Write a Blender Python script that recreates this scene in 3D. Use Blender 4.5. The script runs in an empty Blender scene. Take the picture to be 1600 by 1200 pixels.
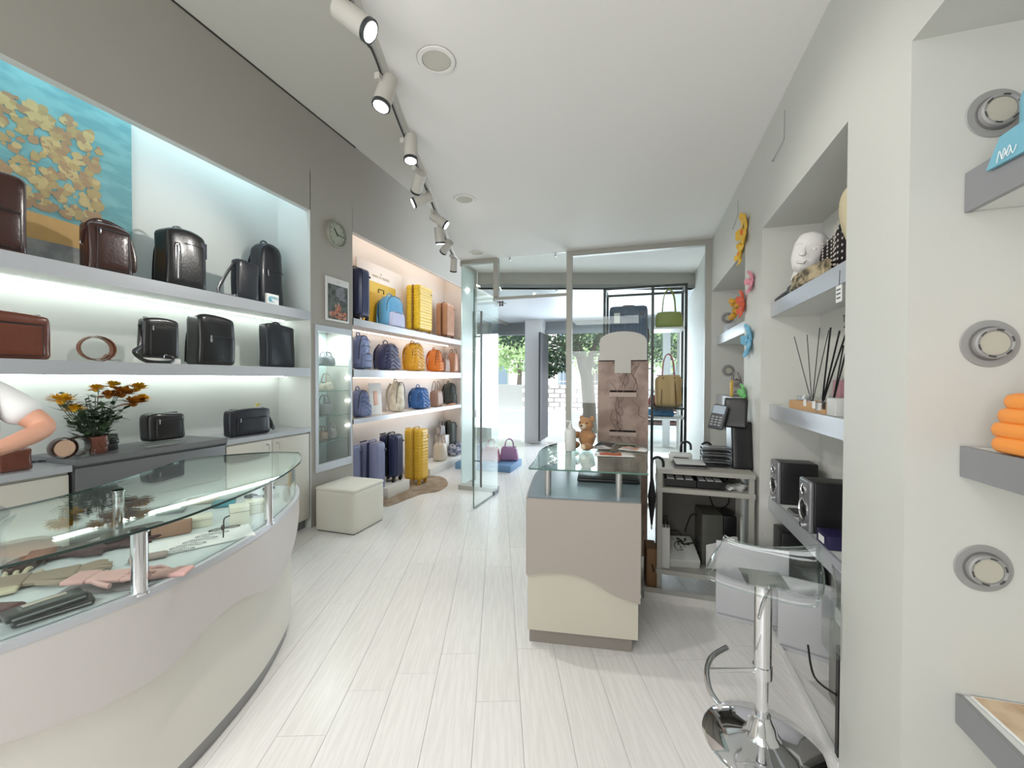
import bpy, bmesh, math, random
from mathutils import Vector, Matrix
random.seed(7)
scene = bpy.context.scene
COL = scene.collection
PI = math.pi
# ------------------------------------------------------------------ camera
YAW, PIT, ROL, FPX, EYE = math.radians(17.4), math.radians(-.79), math.radians(.2), 650., 1.4
fw = Vector((-math.sin(YAW)*math.cos(PIT), math.cos(YAW)*math.cos(PIT), math.sin(PIT)))
r0 = Vector((math.cos(YAW), math.sin(YAW), 0)); u0 = r0.cross(fw)
rt = r0*math.cos(ROL)+u0*math.sin(ROL); up = u0*math.cos(ROL)-r0*math.sin(ROL)
cam = bpy.data.cameras.new('camera'); camo = bpy.data.objects.new('camera', cam); COL.objects.link(camo)
m = Matrix((rt, up, -fw)).transposed().to_4x4(); m.translation = (0, 0, EYE); camo.matrix_world = m
cam.sensor_width = 36; cam.lens = 36*FPX/1600; cam.clip_start = .02
scene.camera = camo
def ray(x, y): return fw + rt*((x-800)/FPX) + up*((600-y)/FPX)
def on(ax, x, y, v):
    """point of the real plane axis=v seen at photograph pixel x,y"""
    d = ray(x, y); o = Vector((0, 0, EYE)); return o + d*((v-o[ax])/d[ax])
# ------------------------------------------------------------------ world, exposure, big lights
w = bpy.data.worlds.new('world'); scene.world = w; w.use_nodes = True
bg = w.node_tree.nodes['Background']; bg.inputs[0].default_value = (.84, .92, 1, 1); bg.inputs[1].default_value = 2.7
vs = scene.view_settings; vs.view_transform = 'Standard'; vs.look = 'None'; vs.exposure = 0.36; vs.gamma = 1; vs.use_curve_mapping = False
def area(name, loc, rot, sx, sy, power, col=(1, 1, 1), spread=None):
    l = bpy.data.lights.new(name, 'AREA'); l.shape = 'RECTANGLE'; l.size = sx; l.size_y = sy; l.energy = power; l.color = col
    if spread: l.spread = spread
    o = bpy.data.objects.new(name, l); COL.objects.link(o); o.location = loc; o.rotation_euler = rot; return o
area('ceiling_fill_light', (-.9, -.9, 2.84), (0, 0, 0), 1.6, 1.4, 24, (1, .99, 1))  # unseen fill added under the ceiling behind the camera
area('rear_fill_light', (-1.3, -1.85, 1.7), (math.radians(108), 0, 0), 2.6, 2.0, 62, (1, .99, 1))  # fill added before the closed back wall, tilted up to brighten the ceiling
area('entrance_daylight', (-.6, 8.6, 1.35), (math.radians(-95), 0, 0), 2.2, 2.1, 75, (.80, .90, 1))
# ------------------------------------------------------------------ materials
def lin(c):
    return tuple((v/255/12.92 if v/255 <= .04045 else ((v/255+.055)/1.055)**2.4) for v in c)
MC = {}
def mat(name, col, rough=.5, metal=0, var=.0, nscale=20, bump=0, bscale=60, coat=0, emit=0, sheen=0, stretch=None, col2=None):
    if name in MC: return MC[name]
    m = bpy.data.materials.new(name); m.use_nodes = True; nt = m.node_tree; b = nt.nodes['Principled BSDF']
    c = lin(col); b.inputs['Base Color'].default_value = (*c, 1); b.inputs['Roughness'].default_value = rough; b.inputs['Metallic'].default_value = metal
    if coat: b.inputs['Coat Weight'].default_value = coat; b.inputs['Coat Roughness'].default_value = .15
    if sheen: b.inputs['Sheen Weight'].default_value = sheen
    if emit: b.inputs['Emission Color'].default_value = (*c, 1); b.inputs['Emission Strength'].default_value = emit
    tc = None
    def coords():
        nonlocal tc
        if tc is None:
            t = nt.nodes.new('ShaderNodeTexCoord'); mp = nt.nodes.new('ShaderNodeMapping'); nt.links.new(t.outputs['Object'], mp.inputs[0])
            if stretch: mp.inputs['Scale'].default_value = stretch
            tc = mp.outputs[0]
        return tc
    if var or col2:
        n = nt.nodes.new('ShaderNodeTexNoise'); n.inputs['Scale'].default_value = nscale; n.inputs['Detail'].default_value = 4
        nt.links.new(coords(), n.inputs['Vector'])
        mx = nt.nodes.new('ShaderNodeMix'); mx.data_type = 'RGBA'
        c2 = lin(col2) if col2 else tuple(min(1, v*(1+var)) for v in c)
        c1 = c if col2 else tuple(v*(1-var) for v in c)
        mx.inputs[6].default_value = (*c1, 1); mx.inputs[7].default_value = (*c2, 1)
        if col2:
            rp = nt.nodes.new('ShaderNodeValToRGB'); rp.color_ramp.elements[0].position = .42; rp.color_ramp.elements[1].position = .58
            nt.links.new(n.outputs[0], rp.inputs[0]); nt.links.new(rp.outputs[0], mx.inputs[0])
        else: nt.links.new(n.outputs[0], mx.inputs[0])
        nt.links.new(mx.outputs[2], b.inputs['Base Color'])
    if bump:
        n2 = nt.nodes.new('ShaderNodeTexNoise'); n2.inputs['Scale'].default_value = bscale; n2.inputs['Detail'].default_value = 3
        nt.links.new(coords(), n2.inputs['Vector'])
        bp = nt.nodes.new('ShaderNodeBump'); bp.inputs['Strength'].default_value = bump; bp.inputs['Distance'].default_value = .003
        nt.links.new(n2.outputs[0], bp.inputs['Height']); nt.links.new(bp.outputs[0], b.inputs['Normal'])
    MC[name] = m; return m
def glass(name, tint=(1, 1, 1), refl=1.0, rough=0):
    if name in MC: return MC[name]
    m = bpy.data.materials.new(name); m.use_nodes = True; nt = m.node_tree; nt.nodes.clear()
    o = nt.nodes.new('ShaderNodeOutputMaterial'); t = nt.nodes.new('ShaderNodeBsdfTransparent'); t.inputs[0].default_value = (*tint, 1)
    g = nt.nodes.new('ShaderNodeBsdfGlossy'); g.inputs['Roughness'].default_value = rough; g.inputs[0].default_value = (.95, 1, .98, 1)
    lw = nt.nodes.new('ShaderNodeLayerWeight'); pw = nt.nodes.new('ShaderNodeMath'); pw.operation = 'POWER'; nt.links.new(lw.outputs['Facing'], pw.inputs[0]); lw.inputs[0].default_value = .5; pw.inputs[1].default_value = 4.5
    f = nt.nodes.new('ShaderNodeMath'); f.operation = 'MULTIPLY_ADD'; nt.links.new(pw.outputs[0], f.inputs[0]); f.inputs[1].default_value = .8*refl; f.inputs[2].default_value = .035*refl; f.use_clamp = True
    x = nt.nodes.new('ShaderNodeMixShader'); nt.links.new(f.outputs[0], x.inputs[0]); nt.links.new(t.outputs[0], x.inputs[1]); nt.links.new(g.outputs[0], x.inputs[2])
    nt.links.new(x.outputs[0], o.inputs[0]); MC[name] = m; return m
WALL = mat('painted wall', (208, 208, 202), .6, var=.015, nscale=3, bump=.05, bscale=250)
TAUPE = mat('taupe painted wall', (174, 170, 162), .6, var=.015, nscale=3, bump=.05, bscale=250)
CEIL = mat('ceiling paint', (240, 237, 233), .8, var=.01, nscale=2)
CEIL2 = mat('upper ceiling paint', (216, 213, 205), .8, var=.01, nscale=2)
NICHE = mat('white niche laminate', (216, 219, 216), .5)
NICHEW = mat('warm white niche laminate', (230, 222, 216), .5)
STEEL = mat('brushed steel laminate', (196, 199, 205), .3, .35, var=.03, nscale=4, stretch=(60, 1, 60))
GREY = mat('slate grey laminate', (122, 124, 127), .35, .3, var=.03, nscale=5)
CREAM = mat('cream laminate', (214, 211, 200), .4)
GREIGE = mat('greige laminate', (188, 183, 178), .42, var=.01, nscale=2)
WHITE = mat('white plastic', (232, 232, 230), .4)
PAPER = mat('white paper', (236, 236, 234), .7)
BLACK = mat('black plastic', (20, 20, 22), .35)
CHROME = mat('chrome', (235, 235, 238), .06, 1)
SATIN = mat('satin aluminium', (190, 190, 188), .35, .8)
FRAME = mat('grey painted frame', (176, 174, 166), .4, .2)
DARK = mat('dark joint', (60, 58, 54), .7)
LED = mat('led strip cool', (240, 250, 243), .5, emit=11)
LEDC = mat('led strip bluish', (205, 238, 250), .5, emit=9)
LEDW = mat('led strip warm', (255, 240, 225), .5, emit=5)
SPOT = mat('lit lamp lens', (255, 252, 244), .5, emit=14)
GLS = glass('clear glass', (.955, .98, .97))
GLST = glass('counter glass', (.93, .97, .955), .8)
ACR = glass('acrylic', (.95, .96, .96), 1.2)
GEDGE = mat('green glass edge', (92, 122, 112), .15)
BLKLEA = mat('black leather', (17, 17, 19), .33, bump=.35, bscale=90, coat=.3)
NAVLEA = mat('navy black leather', (26, 29, 38), .38, bump=.3, bscale=90, coat=.2)
BRNLEA = mat('dark brown leather', (58, 30, 25), .24, var=.12, nscale=14, bump=.3, bscale=80, coat=.4)
TANLEA = mat('reddish tan leather', (104, 54, 38), .24, var=.15, nscale=12, bump=.3, bscale=80, coat=.4)
# ------------------------------------------------------------------ mesh builder
class MB:
    def __init__(s): s.bm = bmesh.new(); s.mi = 0
    def _new(s, verts, faces, M=None):
        vv = [s.bm.verts.new(M @ Vector(v) if M else v) for v in verts]
        for f in faces:
            try: fc = s.bm.faces.new([vv[i] for i in f]); fc.material_index = s.mi
            except ValueError: pass
        return vv
    def box(s, x0, y0, z0, x1, y1, z1, M=None):
        x0, x1 = sorted((x0, x1)); y0, y1 = sorted((y0, y1)); z0, z1 = sorted((z0, z1))
        s._new([(x0,y0,z0),(x1,y0,z0),(x1,y1,z0),(x0,y1,z0),(x0,y0,z1),(x1,y0,z1),(x1,y1,z1),(x0,y1,z1)],
               [(3,2,1,0),(4,5,6,7),(0,1,5,4),(1,2,6,5),(2,3,7,6),(3,0,4,7)], M); return s
    def rbox(s, cx, cy, cz, sx, sy, sz, r=.02, n=6, fn=None, M=None):
        """rounded box centred at cx,cy,cz; fn(x,y,z) deforms (local, normalised -1..1) -> offsets"""
        r = min(r, sx/2*.98, sy/2*.98, sz/2*.98); V = {}; verts = []; faces = []
        h = (sx/2, sy/2, sz/2)
        def grid(hh):
            k = max(2, n); a = [-hh, -hh+r*.3, -hh+r]; b = [hh-r, hh-r*.3, hh]
            mid = [(-hh+r)+(2*hh-2*r)*i/k for i in range(1, k)]
            return a+mid+b
        G = [grid(v) for v in h]
        def vert(p):
            key = tuple(round(c, 6) for c in p)
            if key in V: return V[key]
            q = [max(-h[i]+r, min(h[i]-r, p[i])) for i in range(3)]; d = Vector([p[i]-q[i] for i in range(3)])
            if d.length > 1e-9: d = d.normalized()*r
            o = Vector(q)+d
            if fn: o = Vector(fn(o.x/h[0], o.y/h[1], o.z/h[2], o))
            V[key] = len(verts); verts.append((o.x+cx, o.y+cy, o.z+cz)); return V[key]
        for ax in range(3):
            a, b = [i for i in range(3) if i != ax]
            for sg in (-1, 1):
                for i in range(len(G[a])-1):
                    for j in range(len(G[b])-1):
                        qd = []
                        for (ii, jj) in ((i, j), (i+1, j), (i+1, j+1), (i, j+1)):
                            p = [0, 0, 0]; p[ax] = sg*h[ax]; p[a] = G[a][ii]; p[b] = G[b][jj]; qd.append(vert(p))
                        if (sg == 1) == (ax == 1): qd.reverse()
                        faces.append(qd)
        s._new(verts, faces, M); return s
    def cyl(s, p0, p1, ra, rb=None, seg=16, cap=True, M=None):
        rb = ra if rb is None else rb; p0 = Vector(p0); p1 = Vector(p1); d = (p1-p0).normalized()
        a = d.orthogonal().normalized(); b = d.cross(a); vs_ = []; fs = []
        for (p, r) in ((p0, ra), (p1, rb)):
            for i in range(seg):
                t = 2*PI*i/seg; vs_.append(p+a*math.cos(t)*r+b*math.sin(t)*r)
        for i in range(seg): j = (i+1) % seg; fs.append((i, j, seg+j, seg+i))
        if cap: fs.append(tuple(range(seg-1, -1, -1))); fs.append(tuple(range(seg, 2*seg)))
        s._new(vs_, fs, M); return s
    def tube(s, pts, r=.004, seg=8, closed=False, flat=None, M=None, smooth=0, upv=None):
        P = [Vector(p) for p in pts]
        if smooth: P = crv(P, smooth, closed)
        n = len(P); vs_ = []; fs = []; prev = None
        for i in range(n):
            t = (P[(i+1) % n]-P[i-1]) if closed or 0 < i < n-1 else (P[1]-P[0] if i == 0 else P[-1]-P[-2])
            t = t.normalized() if t.length > 1e-9 else Vector((0, 0, 1))
            if upv is not None: a = (Vector(upv)-t*t.dot(Vector(upv))).normalized() if abs(t.dot(Vector(upv))) < .999 else t.orthogonal().normalized()
            elif prev is None: a = t.orthogonal().normalized()
            else:
                a = prev-t*prev.dot(t); a = a.normalized() if a.length > 1e-6 else t.orthogonal().normalized()
            prev = a; b = t.cross(a)
            rr = r[i*len(r)//n] if isinstance(r, (list, tuple)) else r
            ra, rb = flat if flat else (rr, rr)
            for k in range(seg):
                q = 2*PI*(k+.5)/seg; vs_.append(P[i]+a*math.cos(q)*ra+b*math.sin(q)*rb)
        for i in range(n if closed else n-1):
            j = (i+1) % n
            for k in range(seg): l = (k+1) % seg; fs.append((i*seg+k, i*seg+l, j*seg+l, j*seg+k))
        if not closed: fs.append(tuple(range(seg-1, -1, -1))); fs.append(tuple(range((n-1)*seg, n*seg)))
        s._new(vs_, fs, M); return s
    def lathe(s, prof, c=(0, 0, 0), seg=24, M=None, cap=True):
        vs_ = []; fs = []; n = len(prof)
        for (r, z) in prof:
            for i in range(seg):
                t = 2*PI*i/seg; vs_.append((c[0]+r*math.cos(t), c[1]+r*math.sin(t), c[2]+z))
        for j in range(n-1):
            for i in range(seg): k = (i+1) % seg; fs.append((j*seg+i, j*seg+k, (j+1)*seg+k, (j+1)*seg+i))
        if cap and prof[0][0] > 1e-5: fs.append(tuple(range(seg-1, -1, -1)))
        if cap and prof[-1][0] > 1e-5: fs.append(tuple(range((n-1)*seg, n*seg)))
        s._new(vs_, fs, M); bmesh.ops.remove_doubles(s.bm, verts=s.bm.verts[:], dist=1e-6) if prof[0][0] < 1e-5 or prof[-1][0] < 1e-5 else None
        return s
    def prism(s, poly, z0, z1, M=None):
        n = len(poly); vs_ = [(p[0], p[1], z0) for p in poly]+[(p[0], p[1], z1) for p in poly]
        fs = [tuple(range(n-1, -1, -1)), tuple(range(n, 2*n))]+[(i, (i+1) % n, n+(i+1) % n, n+i) for i in range(n)]
        s._new(vs_, fs, M); return s
    def ball(s, c, rx, ry=None, rz=None, seg=14, M=None):
        ry = ry or rx; rz = rz or rx; vs_ = []; fs = []; R = seg//2+1
        for j in range(R+1):
            ph = PI*j/R
            for i in range(seg):
                t = 2*PI*i/seg; q = max(math.sin(ph), 1e-4); vs_.append((c[0]+rx*q*math.cos(t), c[1]+ry*q*math.sin(t), c[2]-rz*math.cos(ph)))
        for j in range(R):
            for i in range(seg): k = (i+1) % seg; fs.append((j*seg+i, j*seg+k, (j+1)*seg+k, (j+1)*seg+i))
        s._new(vs_, fs, M); return s
    def ribbon(s, pts, z0f, z1f, th=.01, side=1, M=None):
        """vertical wall along a plan polyline with thickness towards side"""
        P = [Vector((p[0], p[1])) for p in pts]; n = len(P); Q = []
        for i in range(n):
            t = (P[min(i+1, n-1)]-P[max(i-1, 0)]).normalized(); Q.append(P[i]+Vector((-t.y, t.x))*th*side)
        vs_ = []; fs = []
        for i in range(n):
            a = z0f(i) if callable(z0f) else z0f; b = z1f(i) if callable(z1f) else z1f
            vs_ += [(P[i].x, P[i].y, a), (P[i].x, P[i].y, b), (Q[i].x, Q[i].y, b), (Q[i].x, Q[i].y, a)]
        for i in range(n-1):
            for k in range(4): l = (k+1) % 4; fs.append((i*4+k, (i+1)*4+k, (i+1)*4+l, i*4+l))
        fs += [(0, 1, 2, 3), tuple((n-1)*4+k for k in (3, 2, 1, 0))]
        s._new(vs_, fs, M); return s
    def sheet(s, fn, nu, nv, M=None):
        vs_ = [fn(i/nu, j/nv) for j in range(nv+1) for i in range(nu+1)]
        fs = [(j*(nu+1)+i, j*(nu+1)+i+1, (j+1)*(nu+1)+i+1, (j+1)*(nu+1)+i) for j in range(nv) for i in range(nu)]
        s._new(vs_, fs, M); return s
    def build(s, name, mats, parent=None, smooth=True, solid=0, ang=40):
        bmesh.ops.recalc_face_normals(s.bm, faces=s.bm.faces[:])
        me = bpy.data.meshes.new(name); s.bm.to_mesh(me); s.bm.free()
        for m_ in (mats if isinstance(mats, (list, tuple)) else [mats]): me.materials.append(m_)
        if smooth: me.shade_smooth(); me.set_sharp_from_angle(angle=math.radians(ang))
        o = bpy.data.objects.new(name, me); COL.objects.link(o)
        if parent: o.parent = parent
        if solid:
            md = o.modifiers.new('solid', 'SOLIDIFY'); md.thickness = solid; md.offset = 0
        return o
def crv(P, k=6, closed=False):
    P = [Vector(p) for p in P]; n = len(P); out = []
    for i in range(n if closed else n-1):
        a, b, c, d = (P[(i-1) % n], P[i], P[(i+1) % n], P[(i+2) % n]) if closed else (P[max(i-1, 0)], P[i], P[i+1], P[min(i+2, n-1)])
        for j in range(k):
            t = j/k; out.append(.5*((2*b)+(c-a)*t+(2*a-5*b+4*c-d)*t*t+(3*b-a-3*c+d)*t**3))
    if not closed: out.append(P[-1])
    return out
def thing(name, label, cat, loc=(0, 0, 0), rz=0, group=None, rx=0, ry=0):
    o = bpy.data.objects.new(name, None); o.empty_display_size = .05; COL.objects.link(o); o.location = loc; o.rotation_euler = (rx, ry, rz)
    o['label'] = label; o['category'] = cat
    if group: o['group'] = group
    return o
def tag(o, label, cat, group=None, kind=None):
    o['label'] = label; o['category'] = cat
    if group: o['group'] = group
    if kind: o['kind'] = kind
    return o
def place(o, loc, rz=0, rx=0, ry=0): o.location = loc; o.rotation_euler = (rx, ry, rz); return o
def struct(name, mb, mats, parent=None, **k):
    o = mb.build(name, mats, parent, smooth=k.pop('smooth', False), **k)
    if parent is None: o['kind'] = 'structure'
    return o
def text(s, size, mt, parent, loc, rot=(PI/2, 0, 0), name='lettering', ext=.0006):
    c = bpy.data.curves.new('t', 'FONT'); c.body = s; c.size = size; c.extrude = ext; c.align_x = 'CENTER'; c.align_y = 'CENTER'; c.resolution_u = 2
    t = bpy.data.objects.new('t', c); COL.objects.link(t); bpy.context.view_layer.update()
    me = bpy.data.meshes.new_from_object(t.evaluated_get(bpy.context.evaluated_depsgraph_get())); bpy.data.objects.remove(t); bpy.data.curves.remove(c)
    me.materials.clear(); me.materials.append(mt); o = bpy.data.objects.new(name, me); COL.objects.link(o); o.parent = parent; o.location = loc; o.rotation_euler = rot; return o
# ------------------------------------------------------------------ measures
XL, XR, ZC, ZU, YP = -2.93, .685, 2.87, 3.85, 4.83     # left wall, right wall, ceiling, upper ceiling, glass partition
ZN, ZB = 2.94, 2.31                                      # left bulkhead underside, right niche head
YB, YF = -2.0, 9.3                                       # back wall, street front
N1 = (-1.9, 3.12); N2 = (3.70, 6.58)                     # left niches along y
R2, R1, R0 = (-.6, 1.40), (1.765, 2.86), (3.30, 4.76)    # right niches
# floor ---------------------------------------------------------------
fb = MB(); fb.box(-3.6, YB, -.06, 1.2, YF, -.006); floor = struct('floor', fb, mat('floor joint', (206, 204, 199), .6))
PLK = []
for i, c in enumerate([(237, 235, 232), (239, 237, 234), (236, 234, 230), (238, 236, 233)]):
    m_ = mat('whitewashed plank %d' % i, c, .26, var=.0, nscale=7, col2=tuple(v-7 for v in c), bump=.12, bscale=14, stretch=(9, .55, 1)); PLK.append(m_)
PA = math.radians(19.2); pd = Vector((-math.sin(PA), math.cos(PA), 0)); pn = Vector((math.cos(PA), math.sin(PA), 0))
PW, PL = .192, 1.29; meshes = []
for i in range(4):
    b = MB(); e = .0008; b.box(-PW/2+e, -PL/2+e, -.006, PW/2-e, PL/2-e, 0); o = b.build('plank', PLK[i], None, smooth=False); meshes.append(o.data); bpy.data.objects.remove(o)
np_ = 0
for i in range(-20, 34):
    off = random.random()*PL
    for j in range(-4, 11):
        c = pn*(i*PW)+pd*(j*PL+off)
        if not (-3.3 < c.x < .98 and YB+.3 < c.y < YF-.3): continue
        if c.y < .1 and c.x > .6: continue
        if np_ >= 298: continue
        o = bpy.data.objects.new('plank', random.choice(meshes)); COL.objects.link(o); o.parent = floor; o.location = c; o.rotation_euler = (0, 0, PA); np_ += 1
# ceilings --------------------------------------------------------------
edge = [on(2, x, y, ZC) for x, y in ((564, 0), (595.5, 73.5), (634, 189), (679.5, 308), (704, 378), (714.5, 402.5))]
d0 = (edge[0]-edge[1]).normalized()
edge = [edge[0]+d0*2.9+Vector((.5, 0, 0)), edge[0]+d0*1.4+Vector((.12, 0, 0))]+edge
edge = crv(edge, 6)
b = MB(); poly = [(1.1, YB), (1.1, YP+.04), (-2.19, YP+.04)]+[(p.x, p.y) for p in reversed(edge) if p.y < YP]
b.prism(poly, ZC, ZC+.18); struct('ceiling', b, CEIL)
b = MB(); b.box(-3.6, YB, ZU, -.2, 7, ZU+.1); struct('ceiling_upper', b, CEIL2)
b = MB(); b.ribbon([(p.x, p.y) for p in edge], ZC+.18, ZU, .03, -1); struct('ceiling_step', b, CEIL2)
b = MB(); b.box(-2.19, YP+.04, ZC, 1.1, 6.7, ZC+.1); struct('ceiling_vestibule', b, CEIL)
# left wall -------------------------------------------------------------
b = MB()
b.box(XL-.05, YB, ZN, XL, N1[1], ZU)                 # bulkhead over the first recess
b.box(-3.45, YB, 0, -3.31, N1[1], ZU); b.box(-3.31, YB, 3.3, XL-.05, N1[1], 3.34)
struct('wall_left', b, [TAUPE])
b = MB(); b.box(-3.312, YB, .9, -3.305, N1[1], 3.3); b.box(-3.31, N1[1]-.006, 0, XL-.0, N1[1], 3.3); b.box(XL-.05, YB, ZN-.004, XL+.002, N1[1], ZN)
struct('wall_left_recess_lining', b, NICHE)
sy0, sy1, sz0, sz1 = 3.165, 3.675, .50, 1.90          # showcase opening
b = MB()
b.box(-3.45, N1[1], 0, XL, sy0, ZU); b.box(-3.45, sy1, 0, XL, N2[0], ZU); b.box(-3.45, sy0, 0, XL, sy1, sz0); b.box(-3.45, sy0, sz1, XL, sy1, ZU); b.box(-3.45, sy0, sz0, -3.25, sy1, sz1)
struct('wall_left_pier', b, TAUPE)
b = MB(); b.box(XL-.05, N2[0], 2.94, XL, 6.9, ZU); b.box(-3.45, N2[0], 0, -3.31, 9.0, ZU); b.box(-3.31, N2[0], 3.2, XL-.05, 6.9, 3.24); b.box(-3.45, N2[1], 0, XL, N2[1]+.08, ZU)
b.box(XL-.02, N2[1]+.08, 2.6, XL, YF, ZU)
struct('wall_left_far', b, TAUPE)
b = MB(); b.box(-3.31, N2[0], 0, -3.304, N2[1], 3.2); b.box(-3.31, N2[1]-.006, 0, XL, N2[1], 3.2); b.box(-3.31, N2[0], 0, XL, N2[0]+.004, 3.2); b.box(XL-.05, N2[0], 2.935, XL+.002, N2[1], 2.94)
struct('wall_left_far_lining', b, NICHEW)
# dark shadow joint between bulkhead and upper ceiling
b = MB(); b.box(XL, YB, ZU-.012, XL+.006, 3.75, ZU); struct('trim_1', b, DARK)
# right wall ------------------------------------------------------------
b = MB(); T = 1.05
for a, c in ((YB, R2[0]), (R2[1], R1[0]), (R1[1], R0[0]), (R0[1], YF)): b.box(XR, a, 0, T, c, ZC+.1)
for a, c in (R2, R1, R0): b.box(XR, a, ZB, T, c, ZC+.1); b.box(.99, a, 0, T, c, ZB)
struct('wall_right', b, WALL)
b = MB(); b.box(-3.45, YB-.1, 0, T, YB, ZU+.1); struct('wall_back', b, WALL)
b = MB()
for a, c in ((R1), (R0)): b.box(XR-.004, a, 0, XR+.014, c, .02)
struct('baseboard_right', b, WHITE)
# street front ------------------------------------------------------------
SO = 2.66
b = MB(); A = Vector((-2.2, 5.40)); B = Vector((XR, 6.28)); tt = (B-A).normalized(); nn = Vector((-tt.y, tt.x))
q = [A, B, B+nn*.12, A+nn*.12]; b.prism([(p.x, p.y) for p in q], SO, ZC+.02); struct('beam', b, TAUPE)
b = MB(); b.prism([(A.x, A.y), (B.x, B.y), (B.x+.3, B.y), (1.05, YF), (-3.45, YF), (-3.45, 6.7), (A.x, 6.7)], SO, SO+.05); struct('ceiling_entrance', b, mat('entrance soffit', (214, 220, 226), .4))
FW = mat('white metal front', (238, 240, 242), .35)
b = MB(); pL = on(1, 820, 600, 8.7).x; pR = on(1, 846, 600, 8.7).x
b.box(pL, 8.7, 0, pR, 9.1, SO); struct('trim_2', b, FW)
pL2 = on(1, 1047, 600, 9.1).x
b = MB(); b.box(pL2-.14, 9.05, 0, pL2, 9.25, SO); struct('trim_3', b, FW)
b = MB(); b.box(-3.4, 9.1, 2.47, 1.05, 9.3, SO+.1); b.box(-3.4, 9.02, 2.38, 1.05, 9.1, 2.47); struct('trim_4', b, mat('shutter box', (150, 156, 160), .4, .3))
b = MB(); b.box(-3.4, 9.15, .05, pL, 9.165, 2.4); b.box(.05, 9.15, .05, pL2-.14, 9.165, 2.4); struct('window_1', b, GLS)
b = MB(); b.box(pR+.02, 8.35, .1, pR+.06, 9.1, 2.35); struct('door_1', b, mat('dark door stile', (84, 86, 90), .4, .4))
# ================================================================== LEFT WALL FITTINGS
def shelf(y0, y1, ztop, th, x0, x1, label, led=LED, group=None, white=NICHE):
    t = thing('display_shelf', label, 'shelf', ((x0+x1)/2, (y0+y1)/2, ztop-th), 0, group)
    L = (y1-y0)/2; D = abs(x1-x0)/2; sg = 1 if x1 > x0 else -1          # x1 is the front
    b = MB(); b.box(-D, -L, .004, D, L, th); b.build('board', white, t, smooth=False)
    b = MB(); b.box(sg*D-sg*.012, -L, 0, sg*D+sg*.002, L, th+.002); b.build('front_edge', STEEL, t, smooth=False)
    if led:
        b = MB(); b.box(-sg*D*.62, -L+.02, -.006, -sg*D*.62+sg*.014, L-.02, .003); b.build('led_strip', led, t, smooth=False)
    return t
shelf(N1[0], N1[1]-.01, 2.005, .078, -3.30, XL+.008, 'upper brushed steel shelf of the near left recess carrying dark backpacks')
shelf(N1[0], N1[1]-.01, 1.485, .075, -3.30, XL+.008, 'middle brushed steel shelf of the near left recess with tan leather bag and belt')
G2 = [(2.03, .075, 'top steel shelf of the far left recess holding yellow and copper cabin cases'),
      (1.487, .085, 'second steel shelf of the far left recess holding quilted backpacks in a row'),
      (.955, .05, 'lowest steel shelf of the far left recess with cream and blue backpacks')]
for zt, th, lb in G2: shelf(N2[0]+.006, N2[1]-.01, zt, th, -3.30, XL+.008, lb, LEDW, white=NICHEW)
# light strips behind the bulkheads
b = MB(); b.box(-3.10, N1[0]+.05, 3.285, -3.02, N1[1]-.05, 3.30); o = b.build('ceiling_light_strip', LEDC, None, smooth=False); tag(o, 'cool light strip hidden behind the bulkhead over the near left recess', 'light strip')
b = MB(); b.box(-3.10, N2[0]+.05, 3.185, -3.02, N2[1]-.05, 3.20); o = b.build('ceiling_light_strip', LEDW, None, smooth=False); tag(o, 'warm light strip hidden behind the bulkhead over the far left recess', 'light strip')
# base cabinets
def cabinet(y0, y1, z1, xf, doors, label, body, door, top, drawers=False, knob=True):
    t = thing('base_cabinet', label, 'cabinet', (-3.1, (y0+y1)/2, 0)); L = (y1-y0)/2; f = xf+3.1
    b = MB(); b.box(-.2, -L+.004, .09, f-.02, L-.004, z1-.04); b.build('body', body, t, smooth=False)
    b = MB(); b.box(-.2, -L+.004, 0, f-.06, L-.004, .09); b.build('plinth', GREY, t, smooth=False)
    b = MB(); b.box(-.205, -L, z1-.035, f+.012, L, z1); b.build('worktop', top, t, smooth=False)
    n = doors; dw = (2*L-.008)/n
    for i in range(n):
        if drawers:
            for (za, zb) in ((.10, .42), (.425, .66), (.665, z1-.05)):
                b = MB(); b.rbox(0, 0, 0, .018, dw-.008, zb-za-.006, .003, 2); d = b.build('drawer', door, t); d.location = (f-.01, -L+.004+dw*(i+.5), (za+zb)/2)
        else:
            b = MB(); b.rbox(0, 0, 0, .018, dw-.008, z1-.05-.10, .003, 2); d = b.build('door', door, t); d.location = (f-.01, -L+.004+dw*(i+.5), (z1+.05)/2)
            if knob:
                sg = 1 if i % 2 == 0 else -1
                b = MB(); b.tube([(.009, 0, .02), (.03, 0, .02), (.03, 0, -.03)], .004, 8); b.cyl((.008, 0, .02), (.012, 0, .02), .009); h = b.build('handle', SATIN, d); h.location = (0, sg*(dw/2-.05), z1/2-.13)
    return t
cabinet(2.29, 3.105, .935, XL, 2, 'cream two door base cabinet beside the pier with the clock', CREAM, CREAM, STEEL)
cabinet(1.425, 2.285, .955, XL+.015, 1, 'slate grey drawer cabinet under the flower bouquet', GREY, GREY, GREY, drawers=True)
cabinet(.62, 1.42, .925, XL, 1, 'cream base cabinet under the jewellery behind the shop assistant', CREAM, CREAM, STEEL, knob=False)
cabinet(-.4, .615, .925, XL, 2, 'cream base cabinet at the nearest end of the left recess', CREAM, CREAM, STEEL)
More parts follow.
